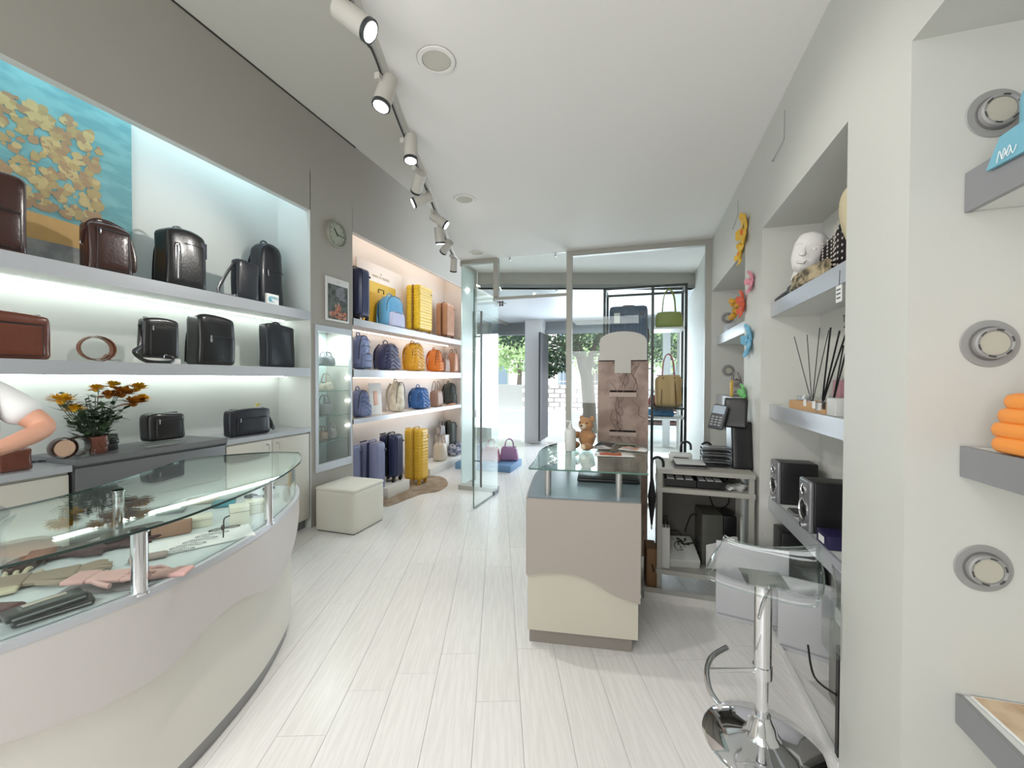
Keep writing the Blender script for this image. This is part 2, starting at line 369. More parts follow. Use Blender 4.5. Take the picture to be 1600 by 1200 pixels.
# ------------------------------------------------------------------ showcase in the pier
t = thing('wall_showcase', 'narrow glass fronted wall showcase with small bags, above the cream pouf', 'showcase', (XL, (sy0+sy1)/2, sz0))
L = (sy1-sy0)/2; Hh = sz1-sz0
b = MB(); e = .035
b.box(-.02, -L, 0, .012, L, .075); b.box(-.02, -L, Hh-.06, .012, L, Hh); b.box(-.02, -L, .075, .012, -L+e, Hh-.06); b.box(-.02, L-e*.4, .075, .012, L, Hh-.06); b.build('frame', STEEL, t, smooth=False)
b = MB(); b.box(-.318, -L+.001, .0, -.314, L-.001, Hh); b.build('back_panel', mat('showcase back', (190, 204, 204), .4), t, smooth=False)
b = MB(); b.box(-.012, -L+e, .07, -.008, L-.012, Hh-.055); b.build('glass_door', GLS, t, smooth=False)
SHZ = [.27, .52, .77, 1.02]
for z in SHZ:
    b = MB(); b.box(-.31, -L+.004, z-.006, -.03, L-.004, z); b.mi = 1; b.box(-.032, -L+.004, z-.006, -.028, L-.004, z); b.build('glass_shelf', [GLS, GEDGE], t, smooth=False)
for z in (.40, .66, .90, 1.14):
    b = MB(); b.cyl((-.04, L-.03, z), (-.028, L-.03, z), .014); b.build('lamp', SPOT, t)
b = MB(); b.cyl((-.05, -L+.1, .08), (-.05, -L+.1, Hh-.07), .007); b.build('upright', SATIN, t)
area('showcase_light', (XL-.12, (sy0+sy1)/2, sz1-.03), (0, 0, 0), .15, .3, 5, (.9, 1, 1))
# pouf
t = thing('pouf', 'cream upholstered cube pouf against the pier below the showcase', 'pouf', (-2.635, 3.30, 0))
b = MB(); b.rbox(0, 0, .19, .42, .44, .37, .016, 8, fn=lambda x, y, z, o: (o.x*(1+.006*(1-z*z)), o.y*(1+.006*(1-z*z)), o.z)); b.build('upholstery', mat('cream faux leather', (228, 224, 212), .5, bump=.1, bscale=80), t)
b = MB(); b.rbox(0, 0, .387, .428, .448, .034, .015, 6); b.build('cushion_lid', mat('cream faux leather', (205, 200, 186)), t)
b = MB(); b.box(-.2, -.21, 0, .2, .21, .012); b.build('base', BLACK, t, smooth=False)
# clock
cc = on(0, 524, 367, XL); t = thing('wall_clock', 'round wall clock with clear rim on the pier above the framed picture', 'clock', (cc.x, cc.y, cc.z), PI/2)
R = .135
b = MB(); b.lathe([(0, 0), (R, 0), (R, .02), (R*.97, .035), (R*.86, .035), (R*.84, .018), (0, .018)], M=Matrix.Rotation(PI/2, 4, 'X')); b.build('case', mat('clock case', (176, 176, 165), .2, .3), t)
b = MB(); b.cyl((0, -.019, 0), (0, -.021, 0), R*.80, seg=32); b.build('dial', mat('clock dial', (206, 204, 190), .5), t)
for k in range(12):
    b = MB(); a = k*PI/6; p = Vector((math.sin(a), 0, math.cos(a))); b.cyl(p*R*.66+Vector((0, -.023, 0)), p*R*.77+Vector((0, -.023, 0)), .0022, seg=5); b.build('hour_mark', BLACK, t)
for nm, an, ln, r_ in (('hour_hand', -.75, .5, .005), ('minute_hand', 1.62, .72, .0035)):
    b = MB(); p = Vector((math.sin(an), 0, math.cos(an))); b.tube([Vector((0, -.025, 0))-p*.015, p*R*ln+Vector((0, -.025, 0))], r_, 6); b.build(nm, BLACK, t)
b = MB(); b.cyl((0, -.036, 0), (0, -.034, 0), R*.9, seg=32); b.build('crystal', GLS, t)
# framed picture on the pier
def dots(mb, n, x0, x1, z0, z1, y, r0_, r1_, nm=1):
    for _ in range(n):
        x, z, r = random.uniform(x0, x1), random.uniform(z0, z1), random.uniform(r0_, r1_); mb.mi = random.randrange(nm) if nm > 1 else mb.mi
        k = 7; a0 = random.random()*6; mb._new([(x+r*math.cos(a0+i*2*PI/k)*random.uniform(.6, 1), y-random.random()*.0008, z+r*math.sin(a0+i*2*PI/k)*random.uniform(.5, 1)) for i in range(k)], [tuple(range(k))])
p0, p1 = on(0, 507, 430, XL), on(0, 543, 501, XL); W_ = p1.y-p0.y; H_ = on(0, 507, 430, XL).z-on(0, 509, 500, XL).z
t = thing('framed_picture', 'small framed garden photograph in white frame on the pier below the clock', 'picture', (XL+.003, (p0.y+p1.y)/2, on(0, 509, 500, XL).z), PI/2)
b = MB(); b.rbox(0, -.008, H_/2, W_, .016, H_, .003, 2); b.build('frame', WHITE, t)
b = MB(); b.box(-W_*.43, -.0185, .02, W_*.43, -.017, H_*.84); b.build('print', mat('dark garden print', (52, 60, 54), .5, col2=(96, 104, 98), nscale=18), t, smooth=False)
b = MB(); dots(b, 60, -W_*.38, W_*.38, .03, H_*.22, -.0195, .008, .02, 3); dots(b, 22, -W_*.12, W_*.1, H_*.24, H_*.42, -.0195, .01, .02, 3)
b.build('flower_beds', [mat('salmon print', (206, 132, 98), .5), mat('terracotta print', (176, 96, 66), .5), mat('rose print', (196, 150, 130), .5)], t, smooth=False)
b = MB(); dots(b, 14, -W_*.12, W_*.28, H_*.48, H_*.78, -.0192, .02, .04); b.build('sky_patch', mat('grey print', (132, 132, 140), .5), t, smooth=False)
text('· ◦ ·', .03, DARK, t, (0, -.0165, H_*.92))
# generic painting panel (stand-in of the same size and colours)
pa = on(0, 205, 362, -3.29); pw = 1.15
t = thing('wall_art_panel', 'large unframed turquoise and ochre wall art panel behind the brown leather bags', 'picture', (-3.292, pa.y-pw/2, 2.01), PI/2)
b = MB(); b.box(-pw/2, -.012, 0, pw/2, .0, 1.14); b.build('canvas', mat('turquoise art', (120, 172, 176), .6, col2=(100, 154, 160), nscale=5, stretch=(1, 1, 3)), t, smooth=False)
b = MB(); b._new([(-pw/2, -.0135, .17), (pw/2, -.0135, .17), (pw/2, -.0135, .30), (-pw/2, -.0135, .34)], [(0, 1, 2, 3)]); b.build('ochre_band', mat('ochre band', (206, 164, 104), .6, var=.1, nscale=14), t, smooth=False)
b = MB(); b._new([(-pw/2, -.0135, 0), (pw/2, -.0135, 0), (pw/2, -.0135, .17), (-pw/2, -.0135, .17)], [(0, 1, 2, 3)]); b.build('grey_band', mat('grey band', (132, 130, 130), .6, col2=(160, 156, 152), nscale=8), t, smooth=False)
b = MB(); dots(b, 420, -.34, .40, .34, .92, -.0142, .012, .045, 3)
b.build('ochre_patches', [mat('art ochre', (170, 150, 104), .6, var=.15, nscale=30), mat('art sand', (188, 168, 120), .6, var=.15, nscale=30), mat('art brown', (160, 132, 100), .6, var=.2, nscale=30)], t, smooth=False)
# ================================================================== GLASS DISPLAY COUNTER
Gc = crv([(p[0], p[1], 0) for p in [(-1.95, -.45), (-1.66, .1), (-1.515, .5), (-1.452, .84), (-1.475, 1.08), (-1.585, 1.44), (-1.755, 1.755), (-1.90, 1.93), (-2.02, 2.03)]], 8)
Gb = crv([(p[0], p[1], 0) for p in [(-2.02, 2.03), (-2.16, 2.0), (-2.32, 1.86), (-2.41, 1.66), (-2.30, 1.43), (-2.15, 1.1), (-2.10, .8), (-2.15, .3), (-2.3, -.45)]], 8)[1:]
Gc2 = [(p.x, p.y) for p in Gc]; Gb2 = [(p.x, p.y) for p in Gb]
def inset(poly, d):
    n = len(poly); out = []
    for i in range(n):
        t_ = (Vector(poly[(i+1) % n])-Vector(poly[i-1])); t_ = t_.normalized() if t_.length else Vector((1, 0)); out.append((poly[i][0]-t_.y*d, poly[i][1]+t_.x*d))
    return out
full = Gc2+Gb2
t = thing('display_counter', 'curved glass topped jewellery counter with wave front panel at left', 'counter'); CT = t
base = inset(full, .042)
b = MB(); b.prism(inset(full, .060), .0, .07); b.build('plinth', mat('steel plinth', (150, 150, 150), .3, .6), t)
b = MB(); b.prism(base, .07, .70); b.build('lower_front', mat('warm white counter', (220, 217, 208), .4), t)
b = MB(); b.prism(inset(full, .012), .70, .735); b.build('display_deck', mat('white deck', (205, 212, 214), .35), t)
def on_curve(x, y, C):
    d = ray(x, y)
    for i in range(len(C)-1):
        a, c = Vector(C[i]), Vector(C[i+1]); e = c-a; den = d.x*e.y-d.y*e.x
        if abs(den) < 1e-9: continue
        tt_ = (a.x*e.y-a.y*e.x)/den; s_ = (a.x*d.y-a.y*d.x)/den
        if 0 <= s_ <= 1 and tt_ > 0: return i+s_, EYE+d.z*tt_
ws = [q for q in (on_curve(x, y, Gc2) for x, y in ((0, 1163), (76, 1138), (152, 1109), (210, 1080), (260, 1048), (295, 1014), (321, 983), (350, 955), (377, 936), (405, 925), (429, 914), (444, 893), (451, 879), (456, 862))) if q]
def wz(i):
    if i <= ws[0][0]: return ws[0][1]+(ws[0][0]-i)*.002
    for (a, za), (c, zc_) in zip(ws, ws[1:]):
        if a <= i <= c: return za+(zc_-za)*(i-a)/(c-a)
    return ws[-1][1]+min(.12, (i-ws[-1][0])*.02)
b = MB(); b.ribbon(Gc2, wz, .7215, .040, 1); b.build('wave_panel', mat('greige counter', (204, 199, 196), .38), t)
b = MB(); b.ribbon(inset(full, -.002)[:len(Gc2)], .722, .745, .03, 1); b.build('steel_rim', STEEL, t)
b = MB(); b.ribbon(inset(full, .016)[:len(Gc2)-2], .745, .932, .006, 1); b.build('front_glass', GLS, t)
b = MB(); b.prism(inset(full, -.012), .933, .940); b.build('glass_top', GLST, t)
b = MB(); b.ribbon(inset(full, -.013)+[inset(full, -.013)[0]], .9325, .9405, .0015, -1); b.build('glass_edge', mat('dark green glass edge', (46, 62, 58), .1), t)
for x, y, rr in ((218, 925, .021), (420, 818, .017), (186, 838, .018)):
    p = on(2, x, y, .74); b = MB(); b.cyl((p.x, p.y, .735), (p.x, p.y, .933), rr, seg=24); b.cyl((p.x, p.y, .735), (p.x, p.y, .742), rr*1.25, seg=24); b.cyl((p.x, p.y, .926), (p.x, p.y, .933), rr*1.25, seg=24); b.build('post', CHROME, t)
p = on(2, 231, 914, .74); b = MB(); b.box(p.x-.002, p.y-.002, .745, p.x+.002, p.y+.002, .932); b.build('glass_joint', BLACK, t)
# ================================================================== GLASS PARTITION, DOOR
t = thing('glass_partition', 'grey framed floor to ceiling glass partition behind the reception desk', 'partition', (0, YP, 0))
xd0 = on(1, 779, 500, YP).x; xd1 = on(1, 890, 500, YP).x; hz = 2.36; XE = -2.19
def bar(nm, x0, z0, x1, z1, y0=-.03, y1=.03, m_=FRAME):
    b = MB(); b.box(x0, y0, z0, x1, y1, z1); return b.build(nm, m_, t, smooth=False)
bar('frame_post', xd1-.035, 0, xd1+.03, ZC-.001); bar('frame_post', XR-.06, .001, XR-.001, ZC-.001); bar('frame_post', xd0-.06, hz+.036, xd0, ZC-.05); 
bar('frame_rail', xd1+.03, ZC-.06, XR-.06, ZC-.001); bar('frame_rail', XE, ZC-.05, xd0, ZC-.001)
bar('door_header', xd0-.06, hz, xd1-.035, hz+.035, -.012, .012)
b = MB(); b.box(XE, -.005, .03, xd0-.005, .005, ZC-.05); b.build('side_glass', GLS, t, smooth=False)
b = MB(); b.box(xd0, -.005, hz+.036, xd1, .005, ZC-.004); b.build('transom_glass', GLS, t, smooth=False)
b = MB(); b.box(xd1+.03, -.005, .03, XR-.06, .005, ZC-.06); b.build('main_glass', GLS, t, smooth=False)
for x in (797, 868):
    p = on(1, x, 398, YP); b = MB(); b.cyl((p.x, -.02, ZC-.03), (p.x, .02, ZC-.03), .011); b.cyl((p.x, 0, ZC-.03), (p.x, 0, ZC), .006); b.build('glass_clip', SATIN, t)
p = on(1, 870, 461, YP); b = MB(); b.cyl((p.x, -.02, hz+.07), (p.x, .02, hz+.07), .011); b.build('glass_clip', SATIN, t)
bar('base_rail', XE-.01, 0, xd0, .055, -.06, .06); bar('base_rail', xd1+.03, 0, XR-.06, .03)
# return leg towards the window
b = MB(); b.box(XE-.01, .03, .03, XE, .47, ZC-.05); b.build('return_glass', mat('frosted return glass', (214, 226, 220), .3), t, smooth=False)
b = MB(); b.box(XE-.03, .03, ZC-.05, XE+.02, .48, ZC); b.build('frame_rail', FRAME, t, smooth=False)
b = MB(); b.box(XE-.03, .44, 0, XE+.02, .48, ZC-.05); b.build('frame_post', FRAME, t, smooth=False)
b = MB(); b.cyl((XE+.02, .2, 2.55), (XE+.0, .2, 2.55), .02); b.build('lamp', SPOT, t)
# door, swung open into the shop
p0 = on(2, 740, 796, 0); t = thing('glass_door', 'frameless glass door standing open with long bar handles', 'door', (xd0+.005, YP-.03, 0))
v = Vector((p0.x-xd0-.005, p0.y-YP+.03, 0)); Ld = v.length; t.rotation_euler.z = math.atan2(v.y, v.x)
b = MB(); b.box(0.01, -.005, .012, Ld, .005, hz-.005); b.build('glass_pane', GLS, t, smooth=False)
b = MB(); b.box(Ld-.004, -.0055, .012, Ld+.001, .0055, hz-.005); b.box(.01, -.0055, .010, Ld, .0055, .016); b.build('glass_edge', GEDGE, t, smooth=False)
b = MB(); b.box(0, -.012, 0, .14, .012, .045); b.build('hinge_patch', mat('dark steel', (80, 84, 86), .3, .8), t, smooth=False)
b = MB(); b.box(0, -.012, hz-.05, .14, .012, hz-.005); b.build('hinge_patch', SATIN, t, smooth=False)
for s_ in (-1, 1):
    b = MB(); xh = Ld-.09; b.tube([(xh, s_*.045, .22), (xh, s_*.045, 2.12)], .0115, 12)
    for z in (.5, 1.85): b.cyl((xh, s_*.004, z), (xh, s_*.045, z), .008)
    b.build('bar_handle', mat('dark brushed steel', (128, 130, 132), .3, .8), t)
q = on(1, 784, 476, YP); 
for k in range(4): b = MB(); b.box(q.x-xd0-.0+.03*(k % 2)-.03, -.008, q.z-.02+.035*(k//2), q.x-xd0+.022+.03*(k % 2)-.03, -.0062, q.z+.008+.035*(k//2)); o = b.build('sticker_mark', DARK, bpy.data.objects['glass_partition'], smooth=False); o.location = (xd0, 0, 0)
b = MB(); b.box(Ld-.07, -.012, .98, Ld-.0, .012, 1.06); b.build('lock', SATIN, t, smooth=False)
# ================================================================== TRACK AND SPOTS
tr = [p-Vector((.012, 0, 0)) for p in edge if p.y > -.9]
t = thing('lighting_track', 'long white curved ceiling track carrying the spotlights', 'lighting track')
b = MB(); b.tube([(p.x-.02, p.y, ZC-.016) for p in tr], .02, 4, flat=(.016, .016), upv=(0, 0, 1)); b.build('rail', mat('white metal', (206, 204, 202), .4), t)
b = MB(); b.tube([(p.x-.02, p.y, ZC-.036) for p in tr], .004, 4, flat=(.004, .006), upv=(0, 0, 1)); b.build('slot', DARK, t)
HEAD = mat('spot head white', (198, 194, 186), .45)
def spot(px, py, tx, ty, lab, r=.040, L=.15, lit=True, power=14, drop=.10):
    """px,py: centre of the head in the photograph; tx,ty: image direction of the beam end"""
    c = on(2, px, py, ZC-drop); near = min(tr, key=lambda q: (q-c).xy.length)
    a = on(2, px+tx, py+ty, ZC-drop-.0)
    dirv = Vector(lab[1]).normalized()
    t = thing('track_spotlight', lab[0], 'spotlight', (near.x-.02, near.y, ZC-.036), 0)
    o = Vector(t.location); cl = c-o
    b = MB(); b.box(-.014, -.05, -.03, .014, .05, -.001); b.build('adapter', HEAD, t, smooth=False)
    b = MB(); b.tube([(0, 0, -.03), cl-dirv*L*.3+Vector((0, 0, .02)), cl-dirv*L*.25], .007, 8); b.build('arm', SATIN, t)
    p0, p1 = cl-dirv*L/2, cl+dirv*L/2
    b = MB(); b.cyl(p0, p1, r*.96, r, 24); b.build('head', HEAD, t)
    b = MB(); b.cyl(p1-dirv*.012, p1+dirv*.004, r*1.03, r*1.03, 24); b.build('rim', mat('dark rim', (70, 72, 76), .3, .5), t)
    b = MB(); b.cyl(p1+dirv*.004, p1+dirv*.006, r*.82, r*.82, 24); b.build('lens', SPOT if lit else BLACK, t)
    if lit:
        l = bpy.data.lights.new('beam', 'SPOT'); l.energy = power; l.spot_size = 1.3; l.spot_blend = .6; l.shadow_soft_size = .03; l.color = (1, .97, .92)
        q = bpy.data.objects.new('beam', l); COL.objects.link(q); q.location = o+p1+dirv*.03; q.rotation_euler = dirv.to_track_quat('-Z', 'Y').to_euler()
S = [(553, 30, ('white spotlight nearest the camera on the track', (.75, .25, -.6)), 34),
     (602, 145, ('second white spotlight, aimed down beside the large ceiling circle', (-.15, -.25, -1)), 34),
     (642, 232, ('third white spotlight pointing straight down', (.05, -.1, -1)), 34),
     (660, 312, ('brightly glaring white spotlight turned to the left shelves', (-.8, -.45, -.45)), 34),
     (686, 344, ('fifth white spotlight turned towards the right wall', (.8, .3, -.6)), 38)]
for x, y, lab, pw_ in S: spot(x, y, 0, 0, lab, power=pw_, r=.043 if y < 200 else .04)
spot(654, 285, 0, 0, ('white spotlight facing away, close behind the third one', (-.6, .6, -.5)), lit=False)
spot(687, 368, 0, 0, ('white spotlight hanging straight against the grey bulkhead', (.0, .25, -1)), r=.045, L=.14, lit=True, power=26, drop=.16)
spot(698, 386, 0, 0, ('small white spotlight aimed at the yellow cases', (-.8, .5, -.5)), lit=True, power=26, drop=.13)
spot(709, 414, 0, 0, ('last white spotlight on the track, near the glass partition', (-.25, .4, -.9)), lit=True, power=26, drop=.16)
for x, y, r_, lb in ((682, 94, .088, 'largest ceiling downlight disc, nearest the camera'), (726, 311, .088, 'middle ceiling downlight disc beside the track'), (745, 395, .088, 'small far ceiling downlight disc by the glass partition')):
    c = on(2, x, y, ZC); t = thing('ceiling_downlight', lb, 'ceiling light', (c.x, c.y, ZC))
    b = MB(); b.lathe([(r_*.74, -.001), (r_*.76, -.007), (r_*.97, -.006), (r_, -.001)], seg=40, cap=False); b.build('trim_ring', CEIL, t)
    b = MB(); b.cyl((0, 0, -.003), (0, 0, -.001), r_*.73, seg=40); b.build('cover', mat('cover plate', (205, 201, 190), .7), t)
    b = MB(); b.lathe([(r_*.73, -.0035), (r_*.745, -.0035)], seg=40, cap=False); b.lathe([(r_*1.0, -.0012), (r_*1.015, -.0012)], seg=40, cap=False); b.build('gap', DARK, t)
# ================================================================== BAGS (each maker builds around its own base point, front at -y)
STITCH = mat('seam dark', (24, 22, 22), .5)
GOLD = mat('pale metal fitting', (190, 175, 140), .25, 1)
SILV = mat('steel fitting', (180, 180, 184), .2, 1)
def soft(w, d, h, r=.02, round_=.0, taper=0, bulge=.0, n=8, quilt=None, sag=0, seed=0):
    rnd = random.Random(seed); ph = [rnd.random()*6 for _ in range(4)]
    def fn(x, y, z, o):
        k = 1-taper*max(0, (z+1)/2)
        X = o.x*k; Y = o.y*(1-taper*.6*max(0, (z+1)/2))*(1+bulge*(1-x*x)*(1-z*z)); Z = o.z-round_*h*(abs(x)**3)*max(0, z)
        if sag: Z += sag*math.sin(x*2.3+ph[0])*max(0, z); X += sag*.4*math.sin(z*3+ph[1]); Y += sag*.5*math.sin(x*4+z*2+ph[2])
        if quilt and abs(y) > .5:
            q, a_ = quilt
            if q == 'wave': f = abs(math.sin(z*h*30+1.5*math.sin(x*3.2)+.5*x))
            elif q == 'row': f = abs(math.sin(z*h*42*.5))
            elif q == 'col': f = abs(math.sin(x*w*70*.5))
            elif q == 'diamond': f = abs(math.sin(z*h*30+x*w*30))*abs(math.sin(z*h*30-x*w*30))
            Y += (-1 if y < 0 else 1)*a_*(f**.6)*(1-x**8)*(1-z**8)
        return (X, Y, Z)
    b = MB(); b.rbox(0, 0, h/2, w, d, h, r, n, fn); return b
def outline(w, h, y, ins=.01, r=.003, seg=6, z0=0, rd=.03, b=None):
    b = b or MB(); x = w/2-ins; z1 = h-ins; zz = z0+ins
    P = [(-x+rd, y, zz), (x-rd, y, zz), (x, y, zz+rd), (x, y, z1-rd), (x-rd, y, z1), (-x+rd, y, z1), (-x, y, z1-rd), (-x, y, zz+rd)]
    b.tube(P, r, seg, closed=True, smooth=3); return b
def arc(w, h, z, y=0, k=9, yb=0):
    return [(-w/2*math.cos(PI*i/(k-1)), y+yb*math.sin(PI*i/(k-1)), z+h*math.sin(PI*i/(k-1))**.8) for i in range(k)]
def leather_bag(name, lab, cat, w, d, h, m, flap=False, pocket=True, top_handle=False, strap=None, zipc=SILV, taper=.03, pocket_h=.7, group=None, seed=1, tagc=None):
    t = thing(name, lab, cat, group=group)
    soft(w, d, h, min(.025, d*.3), .03, taper, .12, 8, sag=.004, seed=seed).build('body', m, t)
    if pocket:
        b = MB(); b.rbox(0.02*w, -d*.53, h*pocket_h/2+h*.07, w*.72, d*.14, h*pocket_h, .012, 5, lambda x, y, z, o: (o.x*(1-taper*z), o.y*(1+.25*(1-x*x)*(1-z*z)), o.z)); p = b.build('front_pocket', m, t)
        b = MB(); b.tube([(-w*.3, -d*.60, h*(pocket_h+.035)), (w*.34, -d*.60, h*(pocket_h+.035))], .0035, 6); z = b.build('zip', STITCH, t)
        b = MB(); b.rbox(-w*.27, -d*.63, h*(pocket_h-.02), .008, .004, .03, .0018, 2); b.build('zip_pull', zipc, t)
        outline(w*.72, h*pocket_h, -d*.605, .006, .0016, 5, 0, .012).build('stitching', STITCH, p).location = (0.02*w, 0, h*.07)
    if flap:
        def f(u, v):
            a = v; z = h*1.0+.004-(0 if a < .3 else (a-.3)/.7*h*.62); y = (d*.4-(a/.3)*d*.95) if a < .3 else -d*.56-.01*math.sin((a-.3)/.7*PI)-.012
            return ((u-.5)*w*(1.0-.05*max(0, a-.3)), y, z-(.04*h*(abs(u-.5)*2)**4 if a > .9 else 0))
        b = MB(); b.sheet(f, 10, 14); b.build('flap', m, t, solid=.005)
        b = MB(); b.rbox(0, -d*.56-.02, h*.42, .035, .006, .012, .002, 2); b.build('clasp', zipc, t)
    b = MB(); b.tube([(-w*.40, 0, h*.985), (w*.40, 0, h*.985)], .004, 6); b.build('top_zip', STITCH, t)
    if top_handle:
        b = MB(); b.tube(arc(w*.34, top_handle, h*.985, 0), .0075, 8, smooth=3); b.build('handle', m, t)
    if strap: 
        b = MB(); b.tube([Vector(p) for p in strap], .01, 8, flat=(.003, .012), smooth=6, upv=(0, -1, 0) if strap[0][1] != 99 else None); b.build('strap', m, t)
        for p in (strap[0], strap[-1]):
            b = MB(); pts = [(p[0]+.014*math.cos(a), p[1], p[2]+.014*math.sin(a)) for a in [i*PI/5 for i in range(10)]]; b.tube(pts, .0025, 6, closed=True); b.build('ring', zipc, t)
    if tagc:
        b = MB(); b.rbox(w*.3, -d*.5-.02, h*.62, .07, .006, .10, .002, 2); b.tube([(w*.3, -d*.5-.018, h*.67), (w*.26, -d*.4, h*.95)], .002, 5); b.build('swing_tag', tagc, t)
    return t
def backpack(lab, w, d, h, m, quilt=None, rnd=.16, group=None, pocket=True, m2=None, straps=True, seed=1, taper=.10, handle=.05, tagc=None, name='backpack', qa=.016, zipm=None, sag=.006, er=.42, vzip=False, hzip=False):
    t = thing(name, lab, 'backpack' if name == 'backpack' else 'bag', group=group); m2 = m2 or m
    soft(w, d, h, d*er, rnd, taper, .10, 40 if quilt else 9, quilt=(quilt, qa) if quilt else None, sag=sag, seed=seed).build('body', m, t)
    def seam_shades(W_, D_, H_, zlo, par, oy, oz, bulge):
        c = m.node_tree.nodes['Principled BSDF'].inputs['Base Color'].default_value; sm_ = mat('shaded seam of '+m.name, (0, 0, 0), .6); sm_.node_tree.nodes['Principled BSDF'].inputs['Base Color'].default_value = (c[0]*.28, c[1]*.28, c[2]*.28, 1)  # body colour darkened along the seams, standing in for shade in the quilt valleys
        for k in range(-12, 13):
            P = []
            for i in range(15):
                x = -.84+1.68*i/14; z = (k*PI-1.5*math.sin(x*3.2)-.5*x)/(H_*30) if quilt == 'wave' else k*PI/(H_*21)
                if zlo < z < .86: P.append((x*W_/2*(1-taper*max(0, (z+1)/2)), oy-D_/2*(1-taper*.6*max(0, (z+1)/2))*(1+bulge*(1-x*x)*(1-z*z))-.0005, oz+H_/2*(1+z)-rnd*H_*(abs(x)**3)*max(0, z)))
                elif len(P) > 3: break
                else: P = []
            if len(P) > 3: b = MB(); b.tube(P, .0034, 5); b.build('quilt_seam_shade', sm_, par)
    if quilt: seam_shades(w, d, h, .05 if pocket else -.9, t, 0, 0, .10)
    if quilt and pocket: seam_shades(w*.80, d*.34, h*.46, -.85, t, -d*.48, h*.035, .2)
    if pocket:
        ph = h*.46
        b = soft(w*.80, d*.34, ph, d*.14, .10, .05, .2, 26 if quilt else 7, quilt=(quilt, qa*.8) if quilt else None, seed=seed+3); p = b.build('front_pocket', m2, t); p.location = (0, -d*.48, h*.035)
        b = MB(); b.tube([(-w*.36, -d*.62, ph*.86), (0, -d*.66, ph*1.03), (w*.36, -d*.62, ph*.86)], .003, 6, smooth=5); b.build('pocket_zip', zipm or STITCH, t)
    b = MB(); x = w*.44
    b.tube([(-x, -d*.30, h*.3), (-x*.95, -d*.36, h*.72), (-x*.55, -d*.36, h*.93), (0, -d*.36, h*.975), (x*.55, -d*.36, h*.93), (x*.95, -d*.36, h*.72), (x, -d*.30, h*.3)], .004, 6, smooth=5); b.build('main_zip', zipm or STITCH, t)
    b = MB(); b.tube(arc(w*.30, handle, h*.955, d*.15), .007, 8, smooth=3); b.build('handle', m, t)
    if vzip:
        outline(w*.16, h*.62, 0, .004, .003, 5, 0, .02).build('side_pocket_seam', STITCH, t).location = (-w*.26, -d*.52, h*.12)
        b = MB(); b.tube([(-w*.26, -d*.54, h*.15), (-w*.26, -d*.55, h*.70)], .0035, 6); b.build('side_zip', SILV, t)
        b = MB(); b.tube([(-w*.08, -d*.54, h*.76), (w*.36, -d*.54, h*.76)], .0035, 6); b.build('zip', STITCH, t)
    if hzip:
        b = MB(); b.tube([(-w*.22, -d*.55, h*.56), (w*.40, -d*.55, h*.56)], .004, 6); b.build('zip', STITCH, t)
        b = MB(); b.rbox(-w*.22, -d*.57, h*.52, .014, .005, .05, .002, 2); b.build('zip_pull', SILV, t)
    if straps:
        for s_ in (-1, 1):
            b = MB(); b.tube([(s_*w*.16, d*.42, h*.93), (s_*w*.30, d*.62, h*.7), (s_*w*.36, d*.62, h*.4), (s_*w*.44, d*.45, h*.06)], .01, 8, flat=(.006, .022), smooth=5, upv=(0, 1, 0)); b.build('shoulder_strap', m, t)
    if tagc:
        b = MB(); b.rbox(w*.34, -d*.48, h*.72, .075, .008, .11, .003, 2); b.build('swing_tag', tagc, t)
    return t
def handbag(lab, w, d, h, m, mh=None, hh=.12, group=None, taper=.2, two=True, pocket=False, name='handbag', seam=None, seed=1, cat='handbag'):
    t = thing(name, lab, cat, group=group); mh = mh or m
    soft(w, d, h, d*.25, .04, taper, .15, 8, sag=.005, seed=seed).build('body', m, t)
    b = MB(); b.tube([(-w*(1-taper)*.45, 0, h*.985), (w*(1-taper)*.45, 0, h*.985)], .005, 6); b.build('top_zip', STITCH, t)
    for s_ in ((-1, 1) if two else (0,)):
        b = MB(); b.tube([(-w*.24, s_*d*.42, h*.62), (-w*.23, s_*d*.36, h*.95)]+arc(w*.44, hh, h, s_*d*.32, 7, -s_*d*.1)[1:-1]+[(w*.23, s_*d*.36, h*.95), (w*.24, s_*d*.42, h*.62)], .006, 8, smooth=4); b.build('handle', mh, t)
    if pocket:
        b = MB(); b.rbox(0, -d*.5, h*.30, w*.7, d*.2, h*.42, .012, 5); b.build('front_pocket', m, t)
        b = MB(); b.tube([(-w*.3, -d*.61, h*.45), (w*.3, -d*.61, h*.45)], .003, 6); b.build('zip', STITCH, t)
    if seam:
        for xx in (-.28, .28):
            b = MB(); b.tube([(xx*w, -d*.55, h*.04), (xx*w*.9, -d*.56, h*.5), (xx*w*.75, -d*.5, h*.93)], .004, 6, smooth=4, flat=(.003, .008), upv=(0, 1, 0)); b.build('leather_band', seam, t)
    return t
